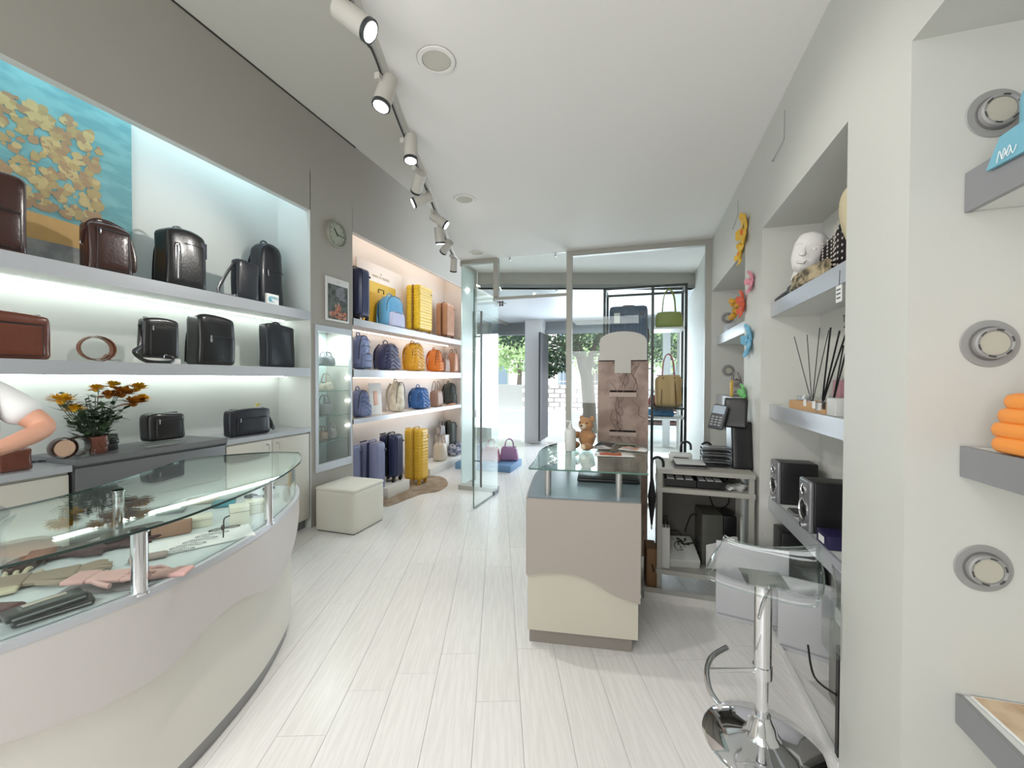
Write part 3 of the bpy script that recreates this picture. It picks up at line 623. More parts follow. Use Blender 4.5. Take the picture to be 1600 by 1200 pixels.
def suitcase(lab, w, d, h, m, ribs='row', trim=None, group=None, tel=False, face=None, amp=.006, pull=None):
    t = thing('suitcase', lab, 'suitcase', group=group); trim = trim or BLACK; hw = .055; hb = h-hw
    def fn(x, y, z, o):
        X, Y, Z = o; e = 1
        if abs(z) < .9 and abs(x) < .95:
            if ribs == 'row': e = 1 if math.sin(Z*150) > -.6 else 0
            if ribs == 'col' and abs(y) > .5: e = 1 if math.sin(X*170) > -.6 else 0
            if abs(y) > .6: Y += (1 if y > 0 else -1)*amp*(e-1)
            if ribs == 'col' and abs(x) > .6: pass
        if ribs == 'row' and abs(x) > .9 and abs(z) < .88: X += (1 if x > 0 else -1)*amp*((1 if math.sin(Z*150) > -.6 else 0)-1)
        return (X, Y, Z)
    N = 46 if ribs else 8
    for s_, nm in ((-1, 'front_shell'), (1, 'rear_shell')):
        b = MB(); b.rbox(0, 0, 0, w, d*.485, hb, min(.045, d*.2), N, fn); o = b.build(nm, m, t); o.location = (0, s_*d*.255, hw+hb/2)
    b = MB(); b.rbox(0, 0, hw+hb/2, w*.985, .014, hb*.99, .0069, 4); outline(w+.012, hb+.012, 0, .006, .005, 6, 0, .05, b)
    o = b.build('zip_band', trim, t)
    for sx in (-1, 1):
        for sy_ in (-1, 1):
            x, y = sx*w*.38, sy_*d*.34; b = MB(); b.cyl((x, y, hw*.55), (x, y, hw+.012), .018, .024, 12); b.build('wheel_housing', trim, t)
            b = MB(); b.cyl((x-.011, y+.006, .0235), (x-.002, y+.006, .0235), .0235, seg=16); b.cyl((x+.002, y+.006, .0235), (x+.011, y+.006, .0235), .0235, seg=16); b.build('wheel', trim, t)
    b = MB(); b.tube([(-.065, 0, h-.006), (-.06, 0, h+.016), (.06, 0, h+.016), (.065, 0, h-.006)], .008, 8, smooth=3); b.build('carry_handle', pull or trim, t)
    b = MB(); b.tube([(w/2-.006, 0, h*.42), (w/2+.014, 0, h*.44), (w/2+.014, 0, h*.62), (w/2-.006, 0, h*.64)], .007, 8, smooth=3); b.build('side_handle', pull or trim, t)
    b = MB(); b.box(-w*.30, d*.47, h-.01, w*.30, d*.5, h+.004); b.build('handle_bezel', trim, t, smooth=False)
    b = MB(); b.rbox(w*.36, -d*.5-.002, hb*.84+hw, .035, .006, .022, .002, 2); b.build('badge', trim, t)
    if tel:
        b = MB(); 
        for sx in (-1, 1): b.cyl((sx*w*.22, d*.48, h-.01), (sx*w*.22, d*.48, h+tel), .006, seg=8)
        b.cyl((-w*.25, d*.48, h+tel), (w*.25, d*.48, h+tel), .011, seg=10); b.build('telescopic_handle', SATIN, t)
    return t
def fitL(t_or_fn, x0, x1, yt, zb, Xf, d, rz=0, **k):
    """size from the pixel box, standing on height zb with its front on plane Xf and facing the aisle"""
    y0 = on(0, x0, 590, Xf-d).y; y1 = min(on(0, x1, 590, Xf).y, N2[1]-.03); y0 = min(y0, y1-.2); wd = y1-y0; h = on(0, (x0+x1)/2, yt, Xf-d*.4).z-zb
    o = t_or_fn(wd, d, h); o.location = (Xf-d/2, (y0+y1)/2, zb); o.rotation_euler = (0, 0, PI/2+rz); return o
Z1, Z2, ZCb = 2.006, 1.487, .937
# ---- near left recess, upper shelf
fitL(lambda w, d, h: leather_bag('crossbody_bag', 'glossy dark brown leather bag cut by the left edge on the upper shelf', 'bag', w, d, h, BRNLEA, pocket_h=.48, top_handle=.03, seed=2, strap=[(-w*.45, 0, h*.9), (-w*.2, -.03, h*1.1), (.1*w, 0, h*1.02)]), -95, 49, 262, Z1, -3.0, .11)
fitL(lambda w, d, h: leather_bag('crossbody_bag', 'dark brown leather crossbody bag with strap looped on its right side', 'bag', w, d, h, BRNLEA, pocket_h=.82, seed=3, strap=[(-w*.48, 0, h*.55), (-w*.50, -.03, h*.85), (-w*.2, 0, h*1.06), (w*.2, 0, h*1.05), (w*.5, 0, h*.9), (w*.62, -.01, h*.45), (w*.60, -.01, h*.18), (w*.50, 0, h*.30), (w*.5, 0, h*.62)]), 122, 211, 352, Z1, -3.0, .10)
fitL(lambda w, d, h: backpack('large black leather backpack with dark blue tag on the upper shelf', w, d, h, BLKLEA, rnd=.06, pocket=False, vzip=True, er=.2, tagc=mat('navy tag', (36, 38, 60), .4), seed=4, taper=.03), 238, 326, 360, Z1, -3.0, .15)
fitL(lambda w, d, h: leather_bag('crossbody_bag', 'small dark grey crossbody bag leaning in front of the navy backpack', 'bag', w, d, h, NAVLEA, pocket=False, seed=5, strap=[(-w*.5, 0, h*.85), (-w*.9, -.01, h*.45), (-w*1.15, -.02, .02), (-w*.6, -.05, .012)]), 362, 407, 408, Z1, -2.97, .08)
fitL(lambda w, d, h: backpack('navy blue leather backpack at the far end of the upper shelf', w, d, h, NAVLEA, rnd=.14, seed=6, pocket=False, hzip=True, er=.3), 386, 446, 380, Z1, -3.09, .15)
t = thing('gift_card_box', 'small white box with pale blue swirl print on the upper shelf end', 'box'); b = MB(); b.rbox(0, 0, .045, .12, .02, .09, .002, 2); b.build('card', PAPER, t)
for k in range(4):
    b = MB(); b.tube([(.022*math.cos(a)*(1+.2*k)-.02+.012*k, -.011, .045+.022*math.sin(a)) for a in [i*PI/8 for i in range(13)]], .003, 5); b.build('swirl', mat('pale blue print', (130, 190, 205), .4), t)
place(t, (-2.965, on(0, 425, 470, -2.965).y, Z1), PI/2)
# ---- near left recess, middle shelf
fitL(lambda w, d, h: leather_bag('messenger_bag', 'reddish tan leather messenger bag on the middle shelf at left', 'bag', w, d, h, TANLEA, pocket_h=.72, seed=7), -75, 84, 486, Z2, -3.0, .09)
t = thing('rolled_belt', 'brown leather belt rolled into a loose coil on the middle shelf', 'belt', (-3.0, on(0, 148, 560, -3.0).y, Z2), PI/2)
b = MB(); P = [(.085*(1-.10*a/6.28)*math.cos(a)*1.0, -.02+.002*a, .075+.073*(1-.10*a/6.28)*math.sin(a)) for a in [i*.35-1.6 for i in range(40)]]; b.tube(P, .01, 8, flat=(.019, .002), upv=(0, 1, 0)); b.build('strap', mat('belt brown', (120, 76, 54), .35, bump=.2), t)
b = MB(); b.rbox(.075, -.03, .012, .05, .04, .006, .002, 2); b.build('buckle', SILV, t)
def whitebox(lab, w, d, h, loc, rz=0, m=None, name='display_block', cat='display block'):
    t = thing(name, lab, cat, loc, rz); b = MB(); b.rbox(0, 0, h/2, w, d, h, .003, 2); b.build('block', m or WHITE, t); return t
ya = on(0, 246, 560, -3.0).y
whitebox('white block under the small black crossbody bag', .22, .10, .035, (-3.03, ya+.02, Z2), PI/2)
fitL(lambda w, d, h: leather_bag('crossbody_bag', 'small black leather crossbody bag with trailing strap on a white block', 'bag', w, d, h, BLKLEA, pocket_h=.75, seed=8, strap=[(-w*.48, 0, h*.8), (-w*.55, -.03, h*.3), (-w*.8, -.06, .03), (-w*.6, -.10, -.024), (0, -.10, -.026), (w*.15, -.08, .0), (w*.0, -.07, .01)]), 212, 282, 497, Z2+.036, -3.0, .075)
fitL(lambda w, d, h: backpack('black leather backpack with horizontal front zip on the middle shelf', w, d, h, BLKLEA, rnd=.05, pocket=False, hzip=True, er=.2, seed=9, taper=.03, handle=.02), 288, 370, 493, Z2, -3.0, .15)
fitL(lambda w, d, h: backpack('slim two tone black business backpack beside the recess end wall', w, d, h, NAVLEA, rnd=.04, pocket=False, seed=10, er=.2, taper=.03, handle=.035, straps=False), 403, 462, 507, Z2, -3.02, .10)
# ---- on the base cabinets
t = thing('flower_bouquet', 'yellow flower bouquet with green leaves in a glass vase on the grey cabinet', 'flowers', (-3.08, on(0, 148, 690, -3.08).y, .957)); 
b = MB(); b.lathe([(.045, .001), (.05, .006), (.047, .16), (.052, .17), (.049, .17), (.044, .012), (0, .012)]); b.build('vase', GLS, t)
LEAF = mat('leaf green', (62, 84, 58), .5, col2=(84, 108, 78), nscale=20); YEL = mat('petal yellow', (236, 196, 40), .5, col2=(214, 150, 30), nscale=40); AMB = mat('petal amber', (196, 130, 36), .5, col2=(150, 92, 28), nscale=50)
rnd = random.Random(5)
for k in range(34):
    a = rnd.random()*2*PI; L_ = rnd.uniform(.2, .37); sp = rnd.uniform(.1, .62)
    tip = Vector((math.cos(a)*sp*L_*.55, math.sin(a)*sp*L_*1.15, L_)); b = MB(); b.tube([(0, 0, .02), tip*.5+Vector((0, 0, .02)), tip], .002, 5, smooth=3)
    for j in range(16):
        q = tip*(.25+.05*j); a2 = rnd.random()*6.28; l = rnd.uniform(.04, .085); dv = Vector((math.cos(a2), math.sin(a2), rnd.uniform(-.3, .6)))*l; sd = dv.cross(Vector((0, 0, 1))).normalized()*l*.24
        b._new([q, q+dv*.5+sd, q+dv, q+dv*.5-sd], [(0, 1, 2, 3)])
    b.build('leafy_stem', LEAF, t, smooth=False)
def bloom(t, c, R, m, n=80, flat=.6):
    b = MB()
    for j in range(n):
        a = rnd.random()*2*PI; e = rnd.uniform(-.3, 1.3); dv = Vector((math.cos(a)*math.cos(e), math.sin(a)*math.cos(e), math.sin(e)*flat))*R*rnd.uniform(.7, 1); sd = dv.cross(Vector((.1, .2, 1))).normalized()*R*.17; c0 = Vector(c)
        b._new([c0+dv*.15, c0+dv*.7+sd, c0+dv, c0+dv*.7-sd], [(0, 1, 2, 3)])
    b.ball(c, R*.25, seg=8); return b.build('bloom', m, t, smooth=False)
for (c, R, m_) in (((.05, -.17, .31), .085, YEL), ((.06, -.12, .26), .06, YEL), ((.05, -.02, .37), .06, YEL), ((.06, .10, .34), .10, AMB), ((.08, .15, .28), .09, AMB), ((.05, .19, .37), .075, YEL), ((.07, .03, .33), .07, AMB), ((.05, .06, .39), .06, YEL), ((.06, .21, .30), .07, YEL)): bloom(t, c, R, m_)
t = thing('rolled_belt', 'wide brown belt coiled upright around a pale roll beside the bouquet', 'belt', (-3.02, on(0, 98, 700, -3.02).y, .957), PI/2)
b = MB(); P = [(.055*math.cos(a), 0, .058+.055*math.sin(a)) for a in [i*.3 for i in range(22)]]; b.tube([(p[0]-.02, -.045, p[2]) for p in P], .01, 8, flat=(.022, .004), upv=(0, 1, 0)); b.build('outer_coil', BRNLEA, t)
b = MB(); b.cyl((-.02, -.062, .058), (-.02, -.02, .058), .044, seg=20); b.build('pale_roll', mat('nude suede', (206, 172, 146), .7), t)
b = MB(); b.tube([(.05+.05*math.cos(a), -.02, .058+.05*math.sin(a)) for a in [i*.3 for i in range(22)]], .01, 8, flat=(.03, .004), upv=(0, 1, 0)); b.build('inner_coil', BRNLEA, t)
t = thing('acrylic_stand', 'small clear acrylic riser beside the coiled brown belt', 'stand', (-2.96, on(0, 126, 706, -2.96).y, .957), PI/2); b = MB(); b.rbox(0, 0, .02, .10, .06, .035, .004, 3); b.build('riser', ACR, t)
for lab, x, m_, dx in (('small reddish brown wallet standing with its tab closure', 154, TANLEA, 0), ('small black wallet standing behind the brown one', 171, BLKLEA, -.06)):
    t = thing('wallet', lab, 'wallet', (-2.99+dx, on(0, x, 700, -2.99+dx).y, .957), PI/2+.15); b = MB(); b.rbox(0, 0, .05, .085, .022, .10, .006, 4); b.build('body', m_, t)
    b = MB(); b.rbox(.02, -.013, .055, .045, .005, .03, .002, 2); b.build('tab', m_, t); b = MB(); b.cyl((.03, -.019, .055), (.03, -.014, .055), .005); b.build('snap', SILV, t)
t = thing('acrylic_stand', 'low clear riser carrying the black toiletry bag', 'stand', (-2.99, on(0, 255, 690, -2.99).y, .957), PI/2); b = MB(); b.rbox(0, 0, .0125, .22, .09, .022, .003, 3); b.build('riser', ACR, t)
fitL(lambda w, d, h: leather_bag('toiletry_bag', 'black leather toiletry bag with wide flap on a clear riser', 'bag', w, d, h, BLKLEA, pocket_h=.72, seed=12), 214, 291, 645, .983, -2.98, .11)
fitL(lambda w, d, h: leather_bag('clutch_bag', 'slate black double zip clutch with wrist loop on the cream cabinet', 'bag', w, d, h, NAVLEA, pocket_h=.6, seed=13, strap=[(w*.48, 0, h*.7), (w*.56, -.02, h*.35), (w*.60, -.02, h*.12), (w*.54, -.02, h*.2), (w*.48, 0, h*.5)]), 346, 424, 638, .938, -2.99, .08)
t = thing('flower_sprig', 'small pale yellow paper flower behind the slate clutch', 'flowers', (-3.17, on(0, 402, 660, -3.17).y, .938)); b = MB(); b.tube([(0, 0, 0), (.01, 0, .1), (0, .01, .18)], .003, 5, smooth=3); b.cyl((0, 0, 0), (0, 0, .03), .02, .012); b.build('stem', LEAF, t)
PYEL = mat('pale yellow petal', (222, 208, 120), .6)
for c in ((0, -.05, .19), (0, .0, .22), (0, .05, .18), (.02, .02, .16)): bloom(t, c, .045, PYEL, 26)
p = on(2, 52, 724, .926); t = thing('jewellery_spray', 'dark brooch like ornaments lying on the cream cabinet behind the assistant', 'jewellery', (p.x, p.y, .927))
for k in range(7):
    b = MB(); a = k*.9; b.tube([(0, 0, .004), (.02*math.cos(a), .03*math.sin(a), .008), (.035*math.cos(a+.4), .05*math.sin(a+.4), .004)], .003, 5, smooth=3); b.build('petal_wire', STITCH, t)
p = on(2, 26, 712, .926)
t = leather_bag('pouch', 'small tan leather pouch standing behind the assistant on the cabinet', 'bag', .12, .04, .11, TANLEA, pocket=False, seed=14); place(t, (-3.0, on(0, 22, 700, -3.0).y, .926), PI/2)
# ---- far left recess
LAV = mat('lavender shell', (128, 134, 168), .35, var=.05); NVY = mat('navy shell', (44, 52, 84), .35, var=.05); YLW = mat('mustard yellow shell', (226, 182, 62), .35, var=.04); YL2 = mat('bright yellow shell', (240, 200, 50), .32); COP = mat('copper shell', (204, 152, 120), .35, var=.15, nscale=12); DGR = mat('dark green shell', (66, 72, 68), .5)
NVF = mat('navy quilted nylon', (44, 48, 88), .42, sheen=.3); NV2 = mat('deep navy nylon', (38, 40, 62), .45); PER = mat('periwinkle nylon', (124, 138, 180), .42); BLF = mat('royal blue quilted nylon', (44, 94, 158), .4); BLL = mat('sky blue nylon', (92, 158, 200), .45, var=.15, nscale=10); MUS = mat('mustard quilted nylon', (206, 150, 30), .42, var=.05); ORG = mat('orange nylon', (226, 128, 48), .42)
CRM = mat('cream camouflage nylon', (226, 220, 204), .5, col2=(206, 198, 178), nscale=14); TAU = mat('taupe leather', (158, 124, 106), .4, bump=.2); PEA = mat('peach leather', (206, 150, 118), .4, var=.08); CRL = mat('cream leather', (214, 202, 184), .4); GRN = mat('olive green leather', (136, 146, 26), .4)
ZT, ZM, ZW = 2.031, 1.488, .956
fitL(lambda w, d, h: suitcase('navy blue cabin suitcase standing first on the top far shelf', w, d, h, NVY, 'col'), 540, 580, 420, ZT, -2.98, .23)
t = thing('poster_board', 'yellow suitcase advertising board leaning behind the navy cabin case', 'poster'); y0, y1 = on(0, 552, 450, -3.27).y, on(0, 626, 450, -3.24).y; w_ = y1-y0; h_ = .80
b = MB(); b.rbox(0, 0, h_/2, w_, .014, h_, .004, 3); b.build('board', mat('poster pale', (238, 228, 222), .5), t)
b = MB(); b.box(-w_*.40, -.0085, .03, w_*.34, -.007, h_*.72); b.build('yellow_field', mat('poster yellow', (222, 184, 70), .5, var=.12, nscale=9), t, smooth=False)
b = MB(); b.rbox(-w_*.02, -.010, h_*.30, w_*.44, .004, h_*.50, .0015, 3); b.build('printed_case', mat('poster case', (206, 160, 46), .5), t)
b = MB(); b.tube([(-.06, -.0125, h_*.565), (-.06, -.0125, h_*.625), (.05, -.0125, h_*.625), (.05, -.0125, h_*.565)], .006, 5); b.build('printed_handle', STITCH, t)
text('A\nMADE TO TRAVEL', .045, mat('poster gold ink', (176, 156, 100), .5), t, (0, -.0085, h_*.84)); place(t, (-3.23, (y0+y1)/2, ZT), PI/2, 0)
fitL(lambda w, d, h: backpack('sky blue backpack with lilac panel on the top far shelf', w, d, h, BLL, rnd=.2, m2=mat('lilac panel', (186, 192, 222), .5), seed=21), 588, 634, 462, ZT, -2.97, .16)
fitL(lambda w, d, h: suitcase('bright yellow ribbed cabin suitcase on the top far shelf', w, d, h, YL2, 'row', trim=mat('ochre trim', (150, 112, 40), .5)), 633, 677, 447, ZT, -2.98, .22)
fitL(lambda w, d, h: suitcase('copper coloured cabin suitcase on the top far shelf', w, d, h, COP, 'col', amp=.003, trim=mat('copper trim', (130, 86, 66), .5)), 680, 711, 474, ZT, -2.99, .21)
t = thing('poster_board', 'dark green botanical poster board at the far end of the top shelf', 'poster'); y0, y1 = on(0, 700, 450, -3.24).y, N2[1]-.03; w_ = y1-y0; h_ = .62
b = MB(); b.rbox(0, 0, h_/2, w_, .014, h_, .004, 3); b.build('board', mat('botanical print', (84, 92, 84), .5, col2=(126, 132, 122), nscale=9), t); place(t, (-3.27, (y0+y1)/2, ZT), PI/2)
GQ = 'quilted backpacks on the far left shelves'
fitL(lambda w, d, h: backpack('pale lavender backpack first on the second far shelf', w, d, h, PER, 'row', rnd=.18, group=GQ, seed=22, qa=.006), 545, 581, 523, ZM, -2.98, .17)
fitL(lambda w, d, h: backpack('dark navy wave quilted backpack on the second far shelf', w, d, h, NVF, 'wave', rnd=.22, group=GQ, seed=23), 583, 626, 536, ZM, -2.98, .17)
fitL(lambda w, d, h: backpack('mustard yellow wave quilted backpack on the second far shelf', w, d, h, MUS, 'wave', rnd=.14, group=GQ, seed=24), 629, 664, 535, ZM, -2.99, .17)
fitL(lambda w, d, h: backpack('round orange backpack on the second far shelf', w, d, h, ORG, 'wave', rnd=.35, group=GQ, seed=25), 667, 692, 546, ZM, -2.99, .17)
fitL(lambda w, d, h: handbag('little taupe handbag between the orange backpack and peach handbag', w, d, h, TAU, hh=.09, seed=26), 694, 704, 560, ZM, -2.97, .09)
fitL(lambda w, d, h: handbag('peach leather handbag at the far end of the second far shelf', w, d, h, PEA, TAU, hh=.06, seed=27), 705, 724, 552, ZM, -3.0, .14)
fitL(lambda w, d, h: backpack('periwinkle quilted backpack first on the lowest far shelf', w, d, h, PER, 'wave', rnd=.2, group=GQ, seed=28), 545, 580, 609, ZW, -2.98, .17)
t = thing('photo_card', 'white standing card with small product photo on the lowest far shelf', 'card'); y0, y1 = on(0, 577, 600, -3.06).y, on(0, 599, 600, -3.03).y; w_ = y1-y0
b = MB(); b.rbox(0, 0, .19, w_, .01, .38, .002, 2); b.build('card', PAPER, t); b = MB(); b.rbox(0, -.006, .2, w_*.34, .004, .17, .0018, 3); b.build('photo', PEA, t); place(t, (-3.05, (y0+y1)/2, ZW), PI/2, rx=-.06)
fitL(lambda w, d, h: backpack('cream patterned soft backpack on the lowest far shelf', w, d, h, CRM, None, rnd=.25, taper=.25, group=GQ, seed=29, pocket=False), 604, 636, 596, ZW, -2.98, .17)
fitL(lambda w, d, h: backpack('royal blue wave quilted backpack on the lowest far shelf', w, d, h, BLF, 'wave', rnd=.10, group=GQ, seed=30), 638, 672, 605, ZW, -2.98, .17)
fitL(lambda w, d, h: handbag('taupe leather handbag with tall handles on the lowest far shelf', w, d, h, TAU, hh=.14, seed=31), 669, 694, 610, ZW, -2.99, .15)
t = thing('shoulder_strap_set', 'coiled peach straps lying at the end of the lowest far shelf', 'strap', (-3.0, on(0, 705, 632, -3.0).y, ZW))
for k in range(3): b = MB(); b.tube([(.03*math.cos(a), .1*math.sin(a)-.06+.06*k, .01+.004*k) for a in [i*.5 for i in range(12)]], .008, 6); b.build('strap', PEA, t)
fitL(lambda w, d, h: backpack('small charcoal quilted backpack in the far end of the lowest shelf', w, d, h, DGR, 'wave', rnd=.05, seed=32), 709, 727, 598, ZW, -3.06, .16)
# floor level
WPL = mat('white plinth', (228, 226, 220), .45)
def plinth(x0, x1, z, xf, d, lab):
    y0, y1 = on(0, x0, 600, xf).y, on(0, x1, 600, xf).y; return whitebox(lab, y1-y0, d, z, (xf-d/2, (y0+y1)/2, 0), PI/2, WPL, 'plinth_block', 'plinth')
fitL(lambda w, d, h: suitcase('tall lavender suitcase standing nearest the pouf', w, d, h, LAV, None, pull=LAV, trim=NVY), 567, 604, 690, 0, -2.86, .25)
fitL(lambda w, d, h: suitcase('blue grey suitcase half hidden behind the pouf', w, d, h, LAV, None, trim=NVY), 540, 566, 692, 0, -2.99, .26)
pl = plinth(606, 640, .125, -2.79, .36, 'low white plinth under the dark navy suitcase')
fitL(lambda w, d, h: suitcase('dark navy suitcase standing on the low white plinth', w, d, h, NVY, 'col', tel=.0), 596, 632, 678, .126, -2.84, .25)
fitL(lambda w, d, h: suitcase('large mustard yellow suitcase at the end of the brown rug', w, d, h, YLW, 'row', trim=mat('yellow trim', (196, 154, 50), .4), amp=.004), 630, 671, 670, .004, -2.72, .27)
plinth(672, 727, .11, -2.86, .40, 'long low white plinth carrying the handbags')
fitL(lambda w, d, h: handbag('cream handbag with taupe handles on the long plinth', w, d, h, CRL, TAU, hh=.13, seed=33), 675, 701, 692, .111, -2.92, .18)
whitebox('white cube behind the cream handbag carrying a small bag', .22, .2, .34, (-3.19, on(0, 692, 680, -3.19).y, .111), PI/2, WPL, 'plinth_block', 'plinth')
fitL(lambda w, d, h: handbag('tiny grey striped handbag on top of the white cube', w, d, h, mat('grey stripe', (190, 182, 178), .5, col2=(120, 112, 112), nscale=9, stretch=(8, 1, 1)), hh=.07, seed=34), 686, 697, 664, .452, -3.13, .09)
t = thing('knotted_scarf', 'blue grey patterned scarf bag lying on the long plinth', 'scarf', (-2.98, on(0, 713, 705, -2.98).y, .112))
b = MB(); b.rbox(0, 0, .09, .18, .36, .18, .07, 8, lambda x, y, z, o: (o.x+.02*math.sin(y*7), o.y, o.z+.03*math.sin(y*5+x*3)*(z+1)/2)); b.build('folds', mat('scarf print', (96, 106, 136), .7, col2=(190, 190, 196), nscale=22), t); b = MB(); b.ball((.05, 0, .17), .05, .07, .04); b.build('knot', mat('scarf print', (0, 0, 0)), t)
fitL(lambda w, d, h: suitcase('dark green grey suitcase in the far corner behind the plinth bags', w, d, h, DGR, None), 714, 728, 655, .111, -3.04, .24)
# rug
def rugp():
    P = [on(2, x, y, 0) for x, y in ((600, 792), (640, 779), (660, 772), (685, 768), (700, 757), (692, 746), (672, 744), (640, 750), (612, 756), (596, 770))]
    return crv([(p.x, p.y, 0) for p in P], 5, True)
b = MB(); b.prism([(p.x, p.y) for p in rugp()], .0005, .004); o = b.build('cowhide_rug', mat('brown hide rug', (168, 150, 130), .9, col2=(146, 126, 106), nscale=6), None, smooth=False); tag(o, 'wavy edged brown hide rug under the yellow suitcase', 'rug')
# showcase bags
k = 0
for (x, z, w, d, h, m_, lb, hh) in ((3.42, SHZ[0], .13, .08, .09, TAU, 'taupe mini bag on the lowest glass shelf of the showcase', .05), (3.56, SHZ[0], .10, .07, .10, mat('mauve leather', (150, 140, 142), .4), 'mauve mini bag at right on the lowest showcase shelf', .05),
     (3.46, SHZ[1], .19, .09, .12, mat('mouse grey leather', (128, 122, 122), .4), 'mouse grey handbag on the second showcase shelf', .08), (3.48, SHZ[2], .15, .08, .08, CRL, 'cream mini handbag with tall handle on the third showcase shelf', .09), (3.48, SHZ[3], .22, .09, .10, mat('dark grey leather', (104, 106, 110), .4), 'dark grey bag on the top glass shelf of the showcase', .04), (3.30, SHZ[1], .10, .07, .09, TAU, 'taupe mini bag behind the upright on the second showcase shelf', .05)):
    t = handbag(lb, w, d, h, m_, hh=hh, seed=40+k, group='small bags in the glass showcase'); place(t, (-3.08, x, sz0+z+.001), PI/2); k += 1
# ================================================================== IN THE GLASS COUNTER
DZ = .736
def onD(x, y, z=DZ): return on(2, x, y, z)
def lay(name, lab, cat, px, py, rz=0, z=DZ, group=None): p = onD(px, py, z); return thing(name, lab, cat, (p.x, p.y, z), rz, group)
for k, (px, py, rz, z, m_, lb) in enumerate(((84, 957, 1.25, 0, BLKLEA, 'black patent wallet lowest in the pile under the counter glass'), (72, 950, 1.38, .022, BLKLEA, 'black wallet with pale band topmost of the counter pile'))):
    t = lay('wallet', lb, 'wallet', px, py, rz, DZ+z); b = MB(); b.rbox(0, 0, .010, .16, .07, .02, .008, 5); b.build('body', m_, t); b = MB(); b.tube([(-.07, -.036, .010), (.07, -.036, .010)], .003, 6); b.build('zip', SILV, t)
    if k: b = MB(); b.rbox(0, .01, .021, .085, .018, .003, .001, 2); b.build('label_band', mat('pale band', (180, 172, 160), .5), t)
KHA = mat('khaki suede', (148, 134, 116), .8, var=.1); PNK = mat('pink suede', (208, 166, 160), .8, var=.1); MRN = mat('maroon leather', (66, 38, 40), .5)
def glove(lab, px, py, rz, m_, sc=1, z=DZ):
    t = lay('glove', lab, 'glove', px, py, rz, z); b = MB(); b.rbox(0, 0, .011*sc, .11*sc, .085*sc, .014*sc, .006*sc, 5, lambda x, y, z, o: (o.x, o.y*(1+.12*x), o.z)); b.build('palm', m_, t)
    b = MB(); b.rbox(-.085*sc, 0, .013*sc, .07*sc, .09*sc, .016*sc, .007*sc, 4); b.build('cuff', m_, t)
    for i, (yy, ln) in enumerate(((-.034, .058), (-.012, .072), (.012, .068), (.034, .052))):
        b = MB(); b.tube([(.05*sc, yy*sc, .008*sc), ((.06+ln*.6)*sc, yy*1.15*sc, .014*sc), ((.06+ln)*sc, yy*1.3*sc, .009*sc)], .0075*sc, 8, smooth=3); b.build('finger', m_, t)
    b = MB(); b.tube([(-.02*sc, -.04*sc, .011*sc), (.02*sc, -.07*sc, .013*sc), (.05*sc, -.08*sc, .010*sc)], .0085*sc, 8, smooth=3); b.build('thumb', m_, t)
    return t
glove('khaki suede glove lying near the black wallets under glass', 82, 905, .9, KHA, 1.1)
glove('pale khaki glove at the left edge under the counter glass', 8, 915, 2.6, mat('pale khaki', (196, 186, 160), .8), .9)
glove('upper pink suede glove of the pair on the grey card', 172, 905, .5, PNK, .9, DZ+.024)
glove('lower pink suede glove of the pair beside the front post', 248, 900, -2.6, PNK, .75, DZ+.004)
t = lay('display_card', 'dark grey card lying under the pink gloves', 'card', 172, 912, .55); b = MB(); b.rbox(0, 0, .002, .22, .13, .003, .001, 2); b.build('card', mat('grey card', (150, 144, 146), .6), t)
glove('maroon leather glove lying behind the khaki one', 130, 862, 1.0, MRN, 1.2); glove('second maroon leather glove towards the front post', 195, 850, 1.3, MRN, 1.15)
t = lay('leather_purse', 'black purse lying behind the maroon gloves under glass', 'purse', 212, 842, 1.2); b = MB(); b.rbox(0, 0, .022, .2, .11, .042, .016, 6); b.build('body', BLKLEA, t); b = MB(); b.tube([(-.09, -.05, .032), (.09, -.05, .032)], .003, 6); b.build('zip', SILV, t)
t = lay('leather_belt', 'dark brown belt coiled at the near end under the counter glass', 'belt', 38, 888, .7); b = MB(); b.tube([(.05*(1-a*.04)*math.cos(a), .08*(1-a*.04)*math.sin(a), .014) for a in [i*.35 for i in range(44)]], .01, 6, flat=(.013, .002), upv=(0, 0, 1)); b.build('strap', BRNLEA, t)
t = lay('coin_purse', 'dark red coin purse at the lower left edge under glass', 'purse', -2, 965, .4); b = MB(); b.rbox(0, 0, .016, .09, .07, .03, .014, 5); b.build('body', mat('oxblood leather', (82, 30, 32), .3), t); b = MB(); b.tube([(-.04, -.03, .022), (.04, -.03, .022)], .002, 6); b.build('zip', SILV, t)
t = lay('necklace_tray', 'white padded tray holding strings of pearls under the counter glass', 'tray', 318, 845, 1.02); b = MB(); b.rbox(0, 0, .005, .34, .17, .009, .004, 4); b.build('pad', PAPER, t)
PRL = mat('grey pearl', (196, 196, 198), .2, .3)
for k in range(5):
    t = lay('bead_necklace', ['pearl necklace nearest the front post on the white tray', 'second string of grey pearls from the front post', 'middle string of pearls on the white tray', 'fourth string of pearls from the front post', 'dark beaded necklace at the far end of the white tray'][k], 'necklace', 275+19*k, 862-9*k, .95, DZ+.0105, 'necklaces on the white tray')
    b = MB(); P = crv([(-.055, -.008, 0), (-.03, .01, 0), (0, .006, 0), (.03, .012, 0), (.055, 0, 0), (.03, -.012, 0), (0, -.004, 0), (-.03, -.012, 0)], 5, True)
    for q in P: b.ball((q.x, q.y, .0028), .0028, seg=6)
    o = b.build('beads', PRL if k < 4 else STITCH, t); o['kind'] = 'stuff'
IVO = mat('ivory box', (224, 222, 204), .5)
